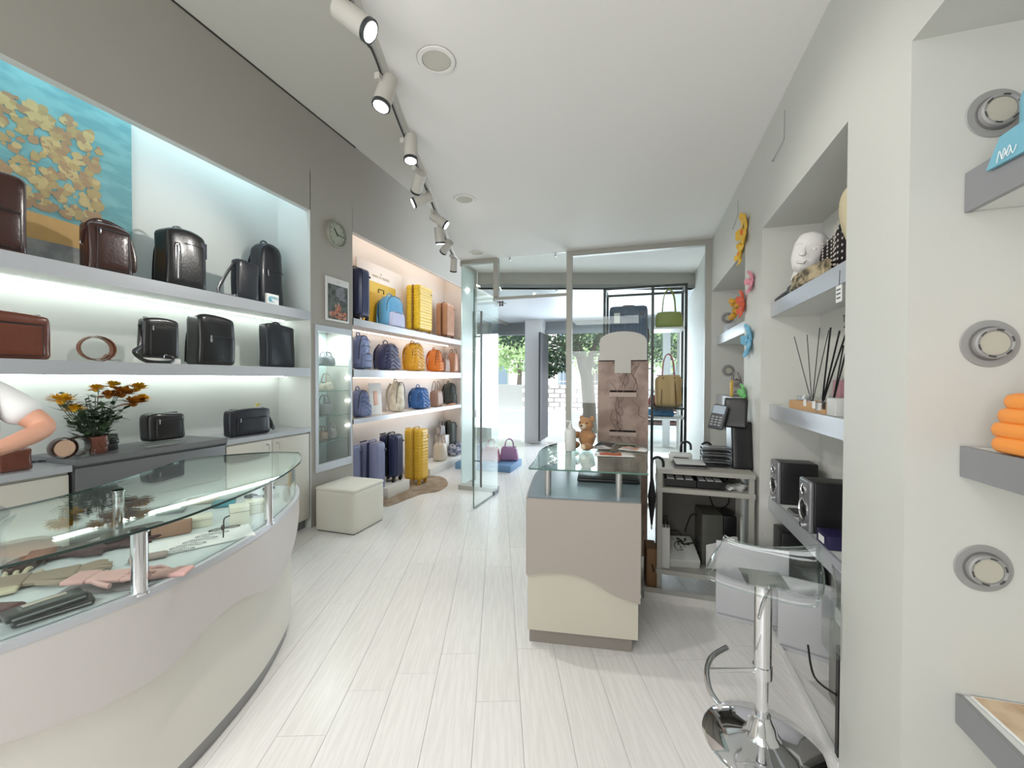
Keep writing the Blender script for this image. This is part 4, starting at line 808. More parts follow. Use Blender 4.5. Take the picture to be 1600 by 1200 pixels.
def block(lab, px, py, w, d, h, rz, m_=IVO, cat='box', name='jewellery_box', lid=True):
    t = lay(name, lab, cat, px, py, rz); b = MB(); b.rbox(0, 0, h/2, w, d, h, .002, 2); b.build('box', m_, t)
    if lid: b = MB(); b.box(-w/2-.001, -d/2-.001, h*.72, w/2+.001, d/2+.001, h*.735); b.build('lid_gap', DARK, t, smooth=False)
    return t
block('ivory box with a hanging dark pendant under the far counter glass', 374, 818, .075, .075, .085, .95); block('low ivory box beside the tan wallet under glass', 308, 822, .11, .07, .045, .95)
block('ivory box behind the pendant box near the far post', 398, 800, .08, .07, .06, .95)
t = lay('pendant_necklace', 'dark pendant draped over the tall ivory box', 'necklace', 368, 806, .95, DZ+.087); b = MB(); b.tube([(-.02, .01, .002), (-.0395, -.02, .001), (-.042, -.03, -.03), (-.044, -.035, -.07)], .003, 6, smooth=4); b.build('chain', STITCH, t); b = MB(); b.ball((-.045, -.033, -.03), .007, .004, .012); b.build('pendant', BRNLEA, t)
t = lay('wallet', 'tan leather wallet standing open beside the low ivory box', 'wallet', 268, 838, 1.0); b = MB(); b.rbox(0, 0, .03, .13, .012, .058, .004, 3); b.build('front_cover', mat('tan leather', (156, 122, 100), .5), t); b = MB(); b.rbox(0.01, .02, .03, .12, .01, .056, .004, 3); b.build('back_cover', mat('tan leather', (0, 0, 0)), t)
t = lay('grey_pouch', 'grey suede pouch lying between front post and pink gloves', 'pouch', 232, 875, .9); b = MB(); b.rbox(0, 0, .012, .11, .035, .02, .009, 4); b.build('body', mat('mink suede', (160, 144, 138), .8), t)
t = lay('turquoise_pouch', 'turquoise pouch lying near the far post under glass', 'pouch', 350, 790, .8); b = MB(); b.rbox(0, 0, .014, .10, .08, .026, .009, 4); b.build('body', mat('turquoise', (52, 142, 156), .6), t)
t = lay('leather_pouch', 'beige zip pouch lying towards the back of the counter', 'pouch', 316, 785, .8); b = MB(); b.rbox(0, 0, .012, .14, .09, .022, .009, 4); b.build('body', mat('beige leather', (176, 156, 130), .5), t)
t = lay('card_holder', 'grey card holder with white label under the glass top', 'card holder', 268, 800, .8); b = MB(); b.rbox(0, 0, .008, .11, .08, .014, .004, 4); b.build('body', mat('slate leather', (86, 92, 98), .5), t); b = MB(); b.box(-.035, -.02, .0155, .035, .02, .017); b.build('label', PAPER, t, smooth=False)
for k in range(4):
    t = lay('bracelet', ['silver bracelet beside the far post on a white pad', 'dark bracelet in the middle of the far jewellery', 'silver bracelet at the back of the far jewellery', 'slim dark bracelet at the counter tip'][k], 'bracelet', 378+14*k, 790-6*k-(8 if k % 2 else 0), .4*k, DZ+.001, 'bracelets near the counter tip'); b = MB(); b.tube([(.03*math.cos(a), .024*math.sin(a), .005) for a in [i*2*PI/20 for i in range(20)]], .0045, 6, closed=True); b.build('band', [SILV, STITCH][k % 2], t)
# ================================================================== SHOP ASSISTANT
SKIN = mat('skin', (214, 158, 132), .5, var=.04, nscale=12); SHIRT = mat('white t-shirt cotton', (238, 238, 238), .8, bump=.2, bscale=25)
def skin_mesh(name, verts, edges, radii, mt, parent, root=0, sub=2):
    me = bpy.data.meshes.new(name); me.from_pydata([tuple(v) for v in verts], edges, []); o = bpy.data.objects.new(name, me); COL.objects.link(o); o.parent = parent
    md = o.modifiers.new('skin', 'SKIN'); md.use_smooth_shade = True
    for i, r_ in enumerate(radii): me.skin_vertices[0].data[i].radius = r_ if isinstance(r_, tuple) else (r_, r_)
    me.skin_vertices[0].data[root].use_root = True
    sm = o.modifiers.new('sub', 'SUBSURF'); sm.levels = sub; sm.render_levels = sub; me.materials.append(mt); return o
pp = thing('person', 'shop assistant in white t-shirt and pale trousers with bent arm, behind the counter', 'person', (-2.47, .815, 0)); pp.scale = (.965, .965, .965)
# body frame: faces +x (towards the counter); left side is +y
J = dict(pel=(0, 0, .92), wst=(0.0, 0, 1.06), che=(-.01, 0, 1.25), nec=(-.02, 0, 1.42), hb=(-.01, 0, 1.49), hc=(.01, 0, 1.57), ht=(.0, 0, 1.64),
         sl=(-.02, .17, 1.37), el=(.10, .275, 1.225), wl=(.20, .06, 1.16), sr=(-.02, -.17, 1.37), er=(-.02, -.24, 1.10), wr=(.18, -.16, 1.02),
         hl=(0, .09, .86), kl=(.02, .10, .48), al=(-.01, .10, .09), fl=(.13, .12, .035), hr=(0, -.09, .86), kr=(.02, -.10, .48), ar=(-.01, -.10, .09), fr=(.13, -.12, .035))
K = list(J); E_ = [('pel', 'wst'), ('wst', 'che'), ('che', 'nec'), ('nec', 'hb'), ('hb', 'hc'), ('hc', 'ht'), ('che', 'sl'), ('sl', 'el'), ('el', 'wl'), ('che', 'sr'), ('sr', 'er'), ('er', 'wr'), ('pel', 'hl'), ('hl', 'kl'), ('kl', 'al'), ('al', 'fl'), ('pel', 'hr'), ('hr', 'kr'), ('kr', 'ar'), ('ar', 'fr')]
RR = dict(pel=(.13, .15), wst=(.105, .125), che=(.11, .135), nec=.05, hb=.062, hc=.082, ht=.06, sl=.055, el=.047, wl=.027, sr=.055, er=.042, wr=.027, hl=.085, kl=.06, al=.04, fl=.032, hr=.085, kr=.06, ar=.04, fr=.032)
skin_mesh('body', [J[k] for k in K], [(K.index(a), K.index(c)) for a, c in E_], [RR[k] for k in K], SKIN, pp)
def hand(w_, dirv, par, curl=.5):
    w_ = Vector(w_); dv = Vector(dirv).normalized(); sd = dv.cross(Vector((0, 0, 1))).normalized(); dn = sd.cross(dv)
    V = [w_, w_+dv*.045, w_+dv*.085]; E = [(0, 1), (1, 2)]; R_ = [.024, (.030, .022), (.034, .016)]
    for i, (o_, ln) in enumerate(((-.030, .07), (-.010, .082), (.011, .076), (.030, .058))):
        n0 = len(V); base_ = w_+dv*.085+sd*o_; V += [base_, base_+dv*ln*.45-abs(curl)*Vector((0, 0, .012)), base_+dv*ln*.8-Vector((0, 0, .035*curl)), base_+dv*ln*.9-Vector((0, 0, .06*curl))]; E += [(2, n0), (n0, n0+1), (n0+1, n0+2), (n0+2, n0+3)]; R_ += [.010, .009, .0085, .007]
    n0 = len(V); V += [w_+dv*.04-sd*.035, w_+dv*.07-sd*.052-Vector((0, 0, .01)), w_+dv*.095-sd*.05-Vector((0, 0, .02))]; E += [(1, n0), (n0, n0+1), (n0+1, n0+2)]; R_ += [.013, .0105, .009]
    return skin_mesh('hand', V, E, R_, SKIN, par)
hand(J['wl'], (.6, -.7, .1), pp); hand(J['wr'], (.9, .3, 0), pp)
tv = [(0, 0, .90), (0, 0, 1.05), (-.01, 0, 1.25), (-.02, 0, 1.40), (-.02, .17, 1.37), (.068, .245, 1.268), (-.02, -.17, 1.37), (-.02, -.23, 1.2)]
skin_mesh('t_shirt', tv, [(0, 1), (1, 2), (2, 3), (2, 4), (4, 5), (2, 6), (6, 7)], [(.15, .17), (.128, .148), (.13, .15), .072, .078, .066, .078, .066], SHIRT, pp)
skin_mesh('trousers', [(0, 0, .93), (0, .09, .84), (.02, .10, .48), (-.01, .10, .12), (0, -.09, .84), (.02, -.10, .48), (-.01, -.10, .12)], [(0, 1), (1, 2), (2, 3), (0, 4), (4, 5), (5, 6)], [(.138, .158), .098, .075, .062, .098, .075, .062], mat('pale trousers', (216, 214, 210), .8), pp)
b = MB(); b.rbox(0, 0, .90, .285, .33, .04, .018, 6, lambda x, y, z, o: (o.x*(1-.1*y*y), o.y*(1-.1*x*x), o.z)); b.build('grey_belt', mat('grey belt cloth', (150, 150, 152), .7), pp)
skin_mesh('hair', [(-.02, 0, 1.50), (-.03, 0, 1.58), (-.012, 0, 1.665)], [(0, 1), (1, 2)], [.07, .09, .065], mat('brown hair', (84, 62, 46), .6), pp)
for s_ in (-1, 1):
    b = MB(); b.ball((.083, s_*.03, 1.575), .012, .014, .012, seg=10); b.build('eye', PAPER, pp); b = MB(); b.ball((.094, s_*.03, 1.575), .003, .006, .006, seg=8); b.build('iris', STITCH, pp)
    b = MB(); b.ball((.005, s_*.083, 1.565), .018, .008, .028, seg=10); b.build('ear', SKIN, pp)
    b = MB(); b.rbox(.03, s_*.11, .03, .25, .085, .06, .028, 6); b.build('shoe', WHITE, pp)
b = MB(); b.rbox(.095, 0, 1.55, .03, .024, .045, .011, 4); b.build('nose', SKIN, pp); b = MB(); b.rbox(.087, 0, 1.518, .012, .045, .012, .005, 3); b.build('mouth', mat('lips', (176, 104, 96), .5), pp)
# ================================================================== RECEPTION DESK
DA, DB = on(2, 830, 1010, 0), on(2, 992, 1022, 0); DH = .785
left = [(-.585, 2.10), (-.615, 2.35), (-.66, 2.68), (-.64, 2.95), (-.54, 3.15), (-.36, 3.24)]
t = thing('reception_desk', 'greige and cream wave fronted reception desk with raised glass top, right of centre', 'desk')
a0 = on(2, 824, 776, DH); b0 = on(2, 1001, 785, DH)
lc = [(p.x, p.y) for p in crv([(a0.x, a0.y, 0)]+[(x, y, 0) for x, y in left[1:]], 5)]
body = [(b0.x, b0.y)]+[(b0.x+.0, 3.22)]+list(reversed(lc))
cx_, cy_ = sum(p[0] for p in body)/len(body), sum(p[1] for p in body)/len(body)
def shrink(P, k, cx=None, cy=None): return [((p[0]-cx_)*k+cx_, (p[1]-cy_)*k+cy_) for p in P]
b = MB(); b.prism(shrink(body, .93), 0, .085); b.build('plinth', mat('desk plinth', (140, 134, 126), .5), t)
b = MB(); b.prism(shrink(body, .985), .085, DH-.03); b.build('carcass', mat('desk cream', (196, 191, 176), .42), t)
b = MB(); b.prism(body, DH-.03, DH); b.build('countertop', mat('blue grey laminate', (128, 140, 148), .28, .1), t)
fd = (Vector((b0.x, b0.y))-Vector((a0.x, a0.y))); Lf = fd.length; fd.normalize(); fnn = Vector((fd.y, -fd.x))
def onface(x, y):
    d = ray(x, y); O = Vector((a0.x, a0.y))+fnn*.012; k = (O.dot(fnn))/(d.x*fnn.x+d.y*fnn.y); P = Vector((d.x*k, d.y*k)); return (P-O).dot(fd), EYE+d.z*k
W = [onface(x, y) for x, y in ((824, 898), (853, 895), (895, 897), (930, 911), (962, 930), (997, 943))]; W[0] = (0, W[0][1]); W[-1] = (Lf, W[-1][1])
Wc = crv([(p[0], p[1], 0) for p in W], 5)
Mf = Matrix.Translation((a0.x+fnn.x*.004, a0.y+fnn.y*.004, 0)) @ Matrix.Rotation(math.atan2(fd.y, fd.x), 4, 'Z') @ Matrix.Rotation(PI/2, 4, 'X')
b = MB(); b.prism([(p.x, p.y) for p in Wc]+[(Lf, DH-.004), (0, DH-.004)], 0, .016, Mf); b.build('wave_panel', mat('desk greige', (166, 157, 149), .45), t)
b = MB(); Wl = lambda i: W[0][1]+.01*math.sin(i*.4); b.ribbon([(p[0]-.006, p[1]) for p in lc], Wl, DH-.004, .012, -1); b.build('side_wave_panel', mat('desk greige', (0, 0, 0)), t)
b = MB(); b.box(b0.x-.004, b0.y+.05, .5, b0.x+.006, 3.1, .52); b.box(b0.x-.004, b0.y+.05, .28, b0.x+.006, 3.1, .30); b.build('shelf_edge', CREAM, t, smooth=False)
GH = .925
gp = [on(2, 826, 731, GH), on(2, 1013, 740, GH)]
gpoly = [(gp[1].x, gp[1].y), (gp[1].x, 3.12), (-.2, 3.24)]+[(x, y) for x, y in reversed([(-.60, 2.40), (-.64, 2.68), (-.625, 2.9), (-.55, 3.08), (-.42, 3.2)])]+[(gp[0].x, gp[0].y)]
gq = [(p.x, p.y) for p in crv([(q[0], q[1], 0) for q in gpoly[2:]], 5)]; gpoly = gpoly[:2]+gq
b = MB(); b.prism(gpoly, GH-.008, GH); b.build('glass_top', glass('desk glass', (.80, .88, .86), 1.3), t)
b = MB(); b.ribbon(gpoly+[gpoly[0]], GH-.0085, GH+.0005, .0015, -1); b.build('glass_edge', GEDGE, t)
for x, y in ((856, 772), (967, 776)):
    p = on(2, x, y, DH); b = MB(); b.cyl((p.x, p.y, DH), (p.x, p.y, GH-.008), .017, seg=20); b.build('post', SATIN, t)
for x, y in ((-.5, 2.95), (-.08, 3.0)):
    b = MB(); b.cyl((x, y, DH), (x, y, GH-.008), .017, seg=20); b.build('post', SATIN, t)
def onG(x, y): return on(2, x, y, GH+.001)
p = onG(891, 704); t = thing('dispenser_bottle', 'white pump bottle standing on the desk glass beside the teddy bear', 'bottle', tuple(p))
b = MB(); b.lathe([(0, 0), (.033, 0), (.037, .006), (.037, .12), (.030, .142), (.016, .15), (.016, .158), (0, .158)]); b.build('bottle', mat('white bottle', (226, 226, 222), .35), t)
b = MB(); b.cyl((0, 0, .156), (0, 0, .175), .011); b.cyl((0, 0, .175), (0, 0, .19), .005); b.rbox(-.012, 0, .193, .045, .014, .009, .004, 3); b.build('pump', WHITE, t)
p = onG(915, 703); p = Vector((p.x, p.y+.06, p.z)); t = thing('teddy_bear', 'light brown plush teddy bear seated on the desk glass', 'plush toy', tuple(p), -.5)
FUR = mat('teddy fur', (190, 142, 96), .95, var=.2, nscale=60, bump=.9, bscale=120, sheen=.4); FR2 = mat('teddy pale fur', (226, 204, 176), .95, bump=.6)
for nm, c, r_, m_ in (('body', (0, 0, .07), (.058, .05, .07), FUR), ('head', (.0, -.012, .165), (.052, .048, .047), FUR), ('muzzle', (.012, -.058, .155), (.026, .024, .020), FR2), ('nose', (.014, -.082, .162), (.009, .006, .006), BLACK),
                     ('ear', (-.042, .0, .205), (.018, .010, .018), FUR), ('ear', (.042, .0, .205), (.018, .010, .018), FUR), ('arm', (-.06, -.03, .09), (.022, .035, .024), FUR), ('arm', (.062, -.03, .09), (.022, .040, .022), FUR),
                     ('leg', (-.05, -.07, .026), (.028, .052, .026), FUR), ('leg', (.055, -.07, .026), (.028, .052, .026), FUR), ('paw_pad', (-.052, -.12, .03), (.020, .008, .020), FR2), ('paw_pad', (.057, -.12, .03), (.020, .008, .020), FR2), ('eye', (-.014, -.056, .178), (.005, .004, .005), BLACK), ('eye', (.034, -.05, .178), (.005, .004, .005), BLACK)):
    b = MB(); b.ball(c, *r_, seg=14); b.build(nm, m_, t)
p = onG(946, 699); t = thing('tablet_computer', 'black tablet propped in front of the teddy bear on the desk', 'tablet', tuple(p), -.35, rx=.22); t.location.z += .012; b = MB(); b.rbox(0, 0, .005, .13, .085, .008, .003, 3); b.build('body', mat('tablet body', (150, 150, 150), .4), t); b = MB(); b.box(-.058, -.036, .0092, .058, .036, .0102); b.build('screen', mat('tablet screen', (44, 44, 48), .12), t, smooth=False)
for k, (x, y, rz, w_, d_, cs, lb) in enumerate(((960, 712, .15, .24, .10, [(228, 226, 222), (206, 110, 62), (178, 84, 44)], 'open brochure with orange photo on the desk glass'), (990, 704, -.25, .18, .09, [(232, 230, 228), (196, 190, 186), (214, 126, 80)], 'white leaflet at the right end of the desk glass'), (935, 702, .4, .16, .08, [(224, 222, 220), (190, 180, 172), (170, 150, 132)], 'folded white leaflet under the orange brochure'))):
    p = onG(x, y); t = thing('brochure', lb, 'brochure', (p.x, p.y, GH+.001+.003*k), rz)
    b = MB(); b.sheet(lambda u, v, w_=w_, d_=d_: ((u-.5)*w_, (v-.5)*d_, .004+.010*abs(math.sin(u*PI*2))*v), 12, 3); b.build('pages', mat('leaf %d' % k, cs[0], .4), t, solid=.0015)
    b = MB(); b.sheet(lambda u, v, w_=w_, d_=d_: ((u*.55-.38)*w_, (v*.7-.35)*d_, .0062+.010*abs(math.sin((u*.55+.12)*PI*2))*(v*.7+.15)), 12, 3); b.build('photo', mat('photo %d' % k, cs[1], .4, col2=cs[2], nscale=30), t)
t = thing('laptop_computer', 'closed black laptop lying under the raised desk glass', 'laptop', (-.2, 2.62, DH+.001), .1); b = MB(); b.rbox(0, 0, .011, .36, .26, .02, .006, 4); b.build('base', BLACK, t); b = MB(); b.rbox(0, 0, .025, .355, .255, .006, .0028, 3); b.build('lid', mat('laptop lid', (34, 36, 38), .3), t)
# cardboard display totem
ty = 3.42; x0, x1, xs = on(1, 935, 600, ty).x, on(1, 1012, 600, ty).x, on(1, 923, 600, ty+.3).x; tw = x1-x0; zt = on(1, 970, 563, ty).z
t = thing('cardboard_totem', 'marble patterned cardboard shelf box with white rounded header behind the desk', 'display totem', ((x0+x1)/2, ty, 0))
MAR = mat('brown marble print', (176, 152, 140), .5, col2=(150, 126, 114), nscale=7)
def box4(nm, x0, y0, z0, x1, y1, z1, m_): b = MB(); b.box(x0, y0, z0, x1, y1, z1); return b.build(nm, m_, t, smooth=False)
s0 = on(1, 953, 600, ty).x-t.location.x; s1 = on(1, 994, 600, ty).x-t.location.x
zs = [on(1, 970, y, ty).z for y in (610, 613, 620, 672, 675, 681)]
# front face built around its two slots
prev = 0
for (za, zb) in ((zs[4], zs[3]), (zs[1], zs[0])):
    box4('front_panel', -tw/2, 0, prev, tw/2, .008, za, MAR); box4('front_panel', -tw/2, 0, za, s0, .008, zb, MAR); box4('front_panel', s1, 0, za, tw/2, .008, zb, MAR); prev = zb
box4('front_panel', -tw/2, 0, prev, tw/2, .008, zt, MAR)
box4('side_panel', -tw/2-.006, 0, 0, -tw/2, .32, zt, mat('totem side', (196, 182, 172), .5)); box4('side_panel', tw/2, 0, 0, tw/2+.006, .32, zt, MAR); box4('top_panel', -tw/2, 0, zt-.008, tw/2, .32, zt, MAR); box4('inner_liner', -tw/2+.004, .03, .02, tw/2-.004, .04, zt-.02, mat('totem inside', (52, 44, 40), .8))
for (za, zb) in ((zs[5], zs[4]), (zs[2], zs[1])): box4('slot_lip', s0-.004, -.014, za, s1+.004, .0, zb, mat('lip print', (192, 172, 160), .5))
for k in range(16):
    x = rnd.uniform(-tw*.2, tw*.45); z = rnd.uniform(.7, zt-.1); P = [(x, -.003, z)]
    for j in range(5): x += rnd.uniform(-.05, .045); z += rnd.uniform(.02, .07); P.append((max(-tw*.48, min(tw*.48, x)), -.003, min(zt-.02, z)))
    b = MB(); b.tube(P, .0028, 4, flat=(.0012, .003), upv=(0, 1, 0), smooth=3); b.build('printed_vein', mat('vein brown', (122, 98, 88), .6), t)
hz0, hz1 = on(1, 970, 583, ty).z, on(1, 970, 518, ty).z; hw_ = on(1, 1009, 550, ty).x-on(1, 935, 550, ty).x
P = [(-hw_*.17, zt-.0), (-hw_*.17, hz0), (hw_*.17, hz0), (hw_*.17, zt-.0), (hw_*.5, zt), (hw_*.5, hz1-.09)]+[(hw_*.5*math.cos(a), hz1-.09+.09*math.sin(a)**.8) for a in [i*PI/12 for i in range(1, 12)]]+[(-hw_*.5, hz1-.09), (-hw_*.5, zt)]
b = MB(); b.prism(P, 0, .008, Matrix.Translation((0, -.003, 0)) @ Matrix.Rotation(PI/2, 4, 'X')); b.build('header_card', mat('header card', (206, 203, 196), .6), t, smooth=False)
text('BAGS & TRAVEL', .055, mat('totem ink', (150, 120, 106), .5), t, (-tw/2-.0075, .16, 1.12), (PI/2, PI/2, -PI/2))
# ================================================================== CASH CART
t = thing('cash_cart', 'grey open cash cart with drawer tray between desk and speakers', 'cart'); CM = mat('cart grey', (176, 174, 166), .4, .1); ct = .815
cx0, cx1, cyf, cyb = .10, .66, 2.865, 3.27
for x in (cx0, cx1-.03):
    for y in (cyf, cyb-.03): b = MB(); b.box(x, y, .0, x+.03, y+.03, ct-.025); b.build('leg', CM, t, smooth=False)
for nm, z, th in (('top', ct-.028, .028), ('drawer_shelf', .665, .03), ('bottom_shelf', .13, .03)):
    b = MB(); b.box(cx0-.005, cyf-.008, z, cx1+.005, cyb, z+th); b.build(nm, CM, t, smooth=False)
b = MB(); b.box(cx0, cyb-.012, .16, cx1, cyb, ct-.03); b.build('back_panel', mat('cart back', (104, 100, 94), .6), t, smooth=False)
b = MB(); b.box(cx0-.08, cyf-.10, .0, cx1+.12, cyf-.03, .045); o = b.build('floor_rail', mat('white rail', (214, 212, 206), .5), None, smooth=False); tag(o, 'white rail lying on the floor in front of the cash cart', 'rail')
for (x, y, w_, d_, lb) in ((.24, 2.97, .19, .15, 'black coin tray with white cards at left of the cart shelf'), (.42, 2.97, .16, .15, 'black tray with white slips in the middle of the cart shelf')):
    t = thing('card_tray', lb, 'tray', (x, y, .696)); b = MB(); 
    for q in ((-w_/2, -d_/2, -w_/2+.006, d_/2), (w_/2-.006, -d_/2, w_/2, d_/2), (-w_/2+.006, -d_/2, w_/2-.006, -d_/2+.006), (-w_/2+.006, d_/2-.006, w_/2-.006, d_/2)): b.box(q[0], q[1], 0, q[2], q[3], .05)
    b.box(-w_/2, -d_/2, 0, w_/2, d_/2, .005); b.build('tray', BLACK, t, smooth=False)
    for j in range(3): b = MB(); b.rbox(-w_*.3+w_*.3*j, 0, .046, w_*.24, d_*.8, .012, .002, 2); b.build('card_stack', PAPER, t)
t = thing('paper_pile', 'crumpled white receipts beside the black trays on the cart shelf', 'paper', (.555, 2.95, .696), .3); 
for j in range(4): b = MB(); b.sheet(lambda u, v, j=j: ((u-.5)*.09+.01*j, (v-.5)*.10, .006+.008*j+.006*math.sin(u*6+j)), 6, 3); b.build('receipt', PAPER, t, solid=.001)
t = thing('folder_stack', 'grey folders with a dark spine on top of the cash cart', 'folder', (.30, 3.0, ct+.001), .05)
for j in range(3): b = MB(); b.rbox(0, 0, .006+.012*j, .20-.01*j, .16, .011, .003, 2); b.build('folder', [mat('grey folder', (110, 112, 112), .5), BLACK, mat('pale folder', (190, 192, 190), .4)][j], t)
t = thing('label_printer', 'small translucent white box on the cash cart behind the folders', 'box', (.26, 3.16, ct+.001)); b = MB(); b.rbox(0, 0, .03, .15, .08, .06, .008, 4); b.build('case', mat('pale translucent', (206, 208, 206), .3), t); b = MB(); b.box(-.05, -.042, .03, .05, -.0395, .036); b.build('slot', DARK, t, smooth=False)
# till terminal
t = thing('till_terminal', 'tall black till stand with tilted card terminal at the end of the cash cart', 'till', (.60, 3.10, ct+.001), .0)
b = MB(); b.rbox(.03, .03, .15, .13, .2, .30, .012, 5, lambda x, y, z, o: (o.x, o.y+.03*z, o.z)); b.build('stand', BLACK, t)
b = MB(); b.rbox(0, 0, 0, .14, .03, .20, .012, 5); o = b.build('monitor', BLACK, t); o.location = (-.01, -.03, .36); o.rotation_euler = (-.25, 0, -.35)
b = MB(); b.rbox(0, 0, 0, .10, .03, .17, .012, 5); h = b.build('card_terminal', mat('terminal grey', (70, 72, 76), .35), t); h.location = (-.115, -.04, .33); h.rotation_euler = (-.35, .1, -.6)
b = MB(); b.box(-.04, -.0165, .02, .04, -.0155, .075); b.build('screen', mat('terminal screen', (170, 182, 196), .2), h, smooth=False)
for i in range(4):
    for j in range(3): b = MB(); b.rbox(-.025+.025*j, -.017, -.005-.018*i, .018, .004, .011, .0015, 2); b.build('key', mat('key grey', (150, 152, 156), .4), h)
for j in range(6): b = MB(); b.rbox(-.13+.004*(j % 2), -.03, .015+.022*j, .17, .13, .008, .002, 2); b.build('letter_tray', [BLACK, mat('smoked tray', (92, 92, 96), .2)][j % 2], t)
for k, P in enumerate(([(.5, 3.24, .80), (.46, 3.25, .6), (.5, 3.2, .4), (.42, 3.15, .2)], [(.56, 3.24, .80), (.58, 3.2, .55), (.5, 3.18, .45), (.55, 3.1, .19)], [(.66, 3.0, .72), (.69, 2.95, .6), (.70, 2.9, .5), (.72, 2.86, .45)], [(.3, 3.22, .3), (.34, 3.15, .45), (.42, 3.12, .4), (.40, 3.05, .18)])):
    b = MB(); b.tube(P, .004, 6, smooth=6); o = b.build('power_cable', BLACK if k != 2 else PAPER, None); tag(o, ['black cable dropping behind the left of the cart interior', 'black cable looping at the right of the cart interior', 'white cable curving from the cart towards the speaker shelf', 'black cable arching inside the lower left of the cart'][k], 'cable')
# things on the cart bottom shelf
def paperbag(lab, w, d, h, loc, rz, rx=0, m_=None, face=True):
    t = thing('paper_bag', lab, 'shopping bag', loc, rz, None, rx); b = MB(); b.rbox(0, 0, h/2, w, d, h, .004, 4, lambda x, y, z, o: (o.x, o.y*(1-.35*max(0, z)), o.z)); b.build('bag', m_ or mat('white kraft', (208, 208, 206), .6), t)
    for s_ in (-1, 1): b = MB(); b.tube([(-w*.2, s_*d*.3, h*.97), (-w*.16, s_*d*.3, h+.05), (w*.16, s_*d*.3, h+.05), (w*.2, s_*d*.3, h*.97)], .003, 6, smooth=5); b.build('cord_handle', BLACK, t)
    if face:
        b = MB(); b.tube([(.035*math.cos(a), -d/2-.001, h*.5+.05*math.sin(a)) for a in [i*.42 for i in range(11)]], .0022, 5, smooth=2); b.build('drawn_outline', STITCH, t)
        for q in ([(-.012, .02), (-.002, .025), (.006, .02)], [(.0, .01), (.008, -.01), (.0, -.014)], [(-.012, -.028), (.002, -.034), (.014, -.028)]): b = MB(); b.tube([(a, -d/2-.001, h*.5+c) for a, c in q], .002, 5, smooth=3); b.build('drawn_line', STITCH, t)
    return t
paperbag('white paper bag with line drawn face lying under the cart', .20, .07, .26, (.27, 2.93, .18), .15, -1.25)
paperbag('narrow stack of paper bags with black cords at the cart left leg', .05, .12, .26, (.155, 2.94, .161), .0, 0, face=False)
paperbag('second white paper bag leaning inside the cart', .19, .05, .22, (.50, 2.95, .165), -.1, -.5)
t = thing('computer_tower', 'dark grey computer tower inside the cart below the drawer', 'computer', (.44, 3.12, .161), .1); b = MB(); b.rbox(0, 0, .17, .13, .22, .34, .006, 3); b.build('case', mat('tower case', (84, 84, 78), .5), t); b = MB(); b.rbox(.11, .0, .17, .08, .2, .33, .006, 3); b.build('side_unit', BLACK, t)
t = thing('cable_heap', 'tangle of black cables heaped inside the cart', 'cables', (.3, 3.1, .165)); b = MB()
P = [(rnd.uniform(-.12, .12), rnd.uniform(-.07, .07), .01+rnd.random()*.12) for _ in range(30)]; b.tube(P, .004, 5, smooth=4); o = b.build('cable', BLACK, t)
t = thing('kraft_box', 'brown kraft cardboard piece leaning at the right side of the desk', 'box', (.062, 2.98, 0), .1); b = MB(); b.rbox(0, 0, .135, .07, .17, .27, .006, 3); b.build('box', mat('kraft', (150, 116, 84), .8), t); b = MB(); b.tube([(.0, -.0865, .17), (.01, -.0865, .12)], .004, 5); b.build('slit', STITCH, t)
def cane(lab, px, py, y, top, rz, hang=False):
    p = on(1, px, py, y); t = thing('umbrella', lab, 'umbrella', (p.x, y, 0 if not hang else top-.46), rz); H_ = top if not hang else .46
    b = MB(); b.tube([(0, 0, H_-.14), (0, 0, H_-.03), (.012, 0, H_-.006), (.035, 0, H_+.004), (.06, 0, H_-.008), (.068, 0, H_-.03), (.068, 0, H_-.055)], .0085, 8, smooth=4); b.build('handle', BLACK, t)
    b = MB(); b.cyl((0, 0, .03), (0, 0, H_-.25), .006, .026, 10); b.cyl((0, 0, H_-.25), (0, 0, H_-.13), .026, .009, 10); b.build('canopy', mat('umbrella cloth', (26, 26, 28), .7), t); b = MB(); b.cyl((0, 0, 0), (0, 0, .04), .004, .006, 8); b.build('tip', SATIN, t)
cane('black umbrella with curved handle standing behind the cart centre', 1064, 690, 3.33, .93, 0); cane('black umbrella with curved handle behind the till end of the cart', 1096, 690, 3.33, .93, .1); cane('black umbrella with curved handle hung at the cart left leg', 1019, 715, 2.79, .90, -.2, True)
# ================================================================== RIGHT RECESSES
SX = .735
def rshelf(y0, y1, zt, th, label, xf=SX):
    t = thing('display_shelf', label, 'shelf', ((xf+.99)/2, (y0+y1)/2, zt-th)); L = (y1-y0)/2; D = (.99-xf)/2
    b = MB(); b.box(-D, -L, .004, D, L, th); b.build('board', NICHE, t, smooth=False); b = MB(); b.box(-D-.002, -L, 0, -D+.012, L, th+.002); b.build('front_edge', STEEL if xf < .76 else mat('grey shelf edge', (142, 143, 146), .4, .2), t, smooth=False); return t
A1 = (R1[0]+.003, R1[1]-.003); A0 = (R0[0]+.003, R0[1]-.003); A2 = (R2[0]+.003, R2[1]-.003)
rshelf(*A1, 1.85, .078, 'high steel shelf carrying the white mannequin head'); rshelf(*A1, 1.245, .078, 'middle steel shelf with the reed diffusers'); rshelf(*A1, .69, .075, 'low steel shelf carrying the two loudspeakers')
rshelf(*A0, 1.84, .09, 'high shelf in the farther right recess'); rshelf(*A0, 1.24, .09, 'middle shelf in the farther right recess with striped purse')
s2x = on(1, 1502, 698, A2[1]).x
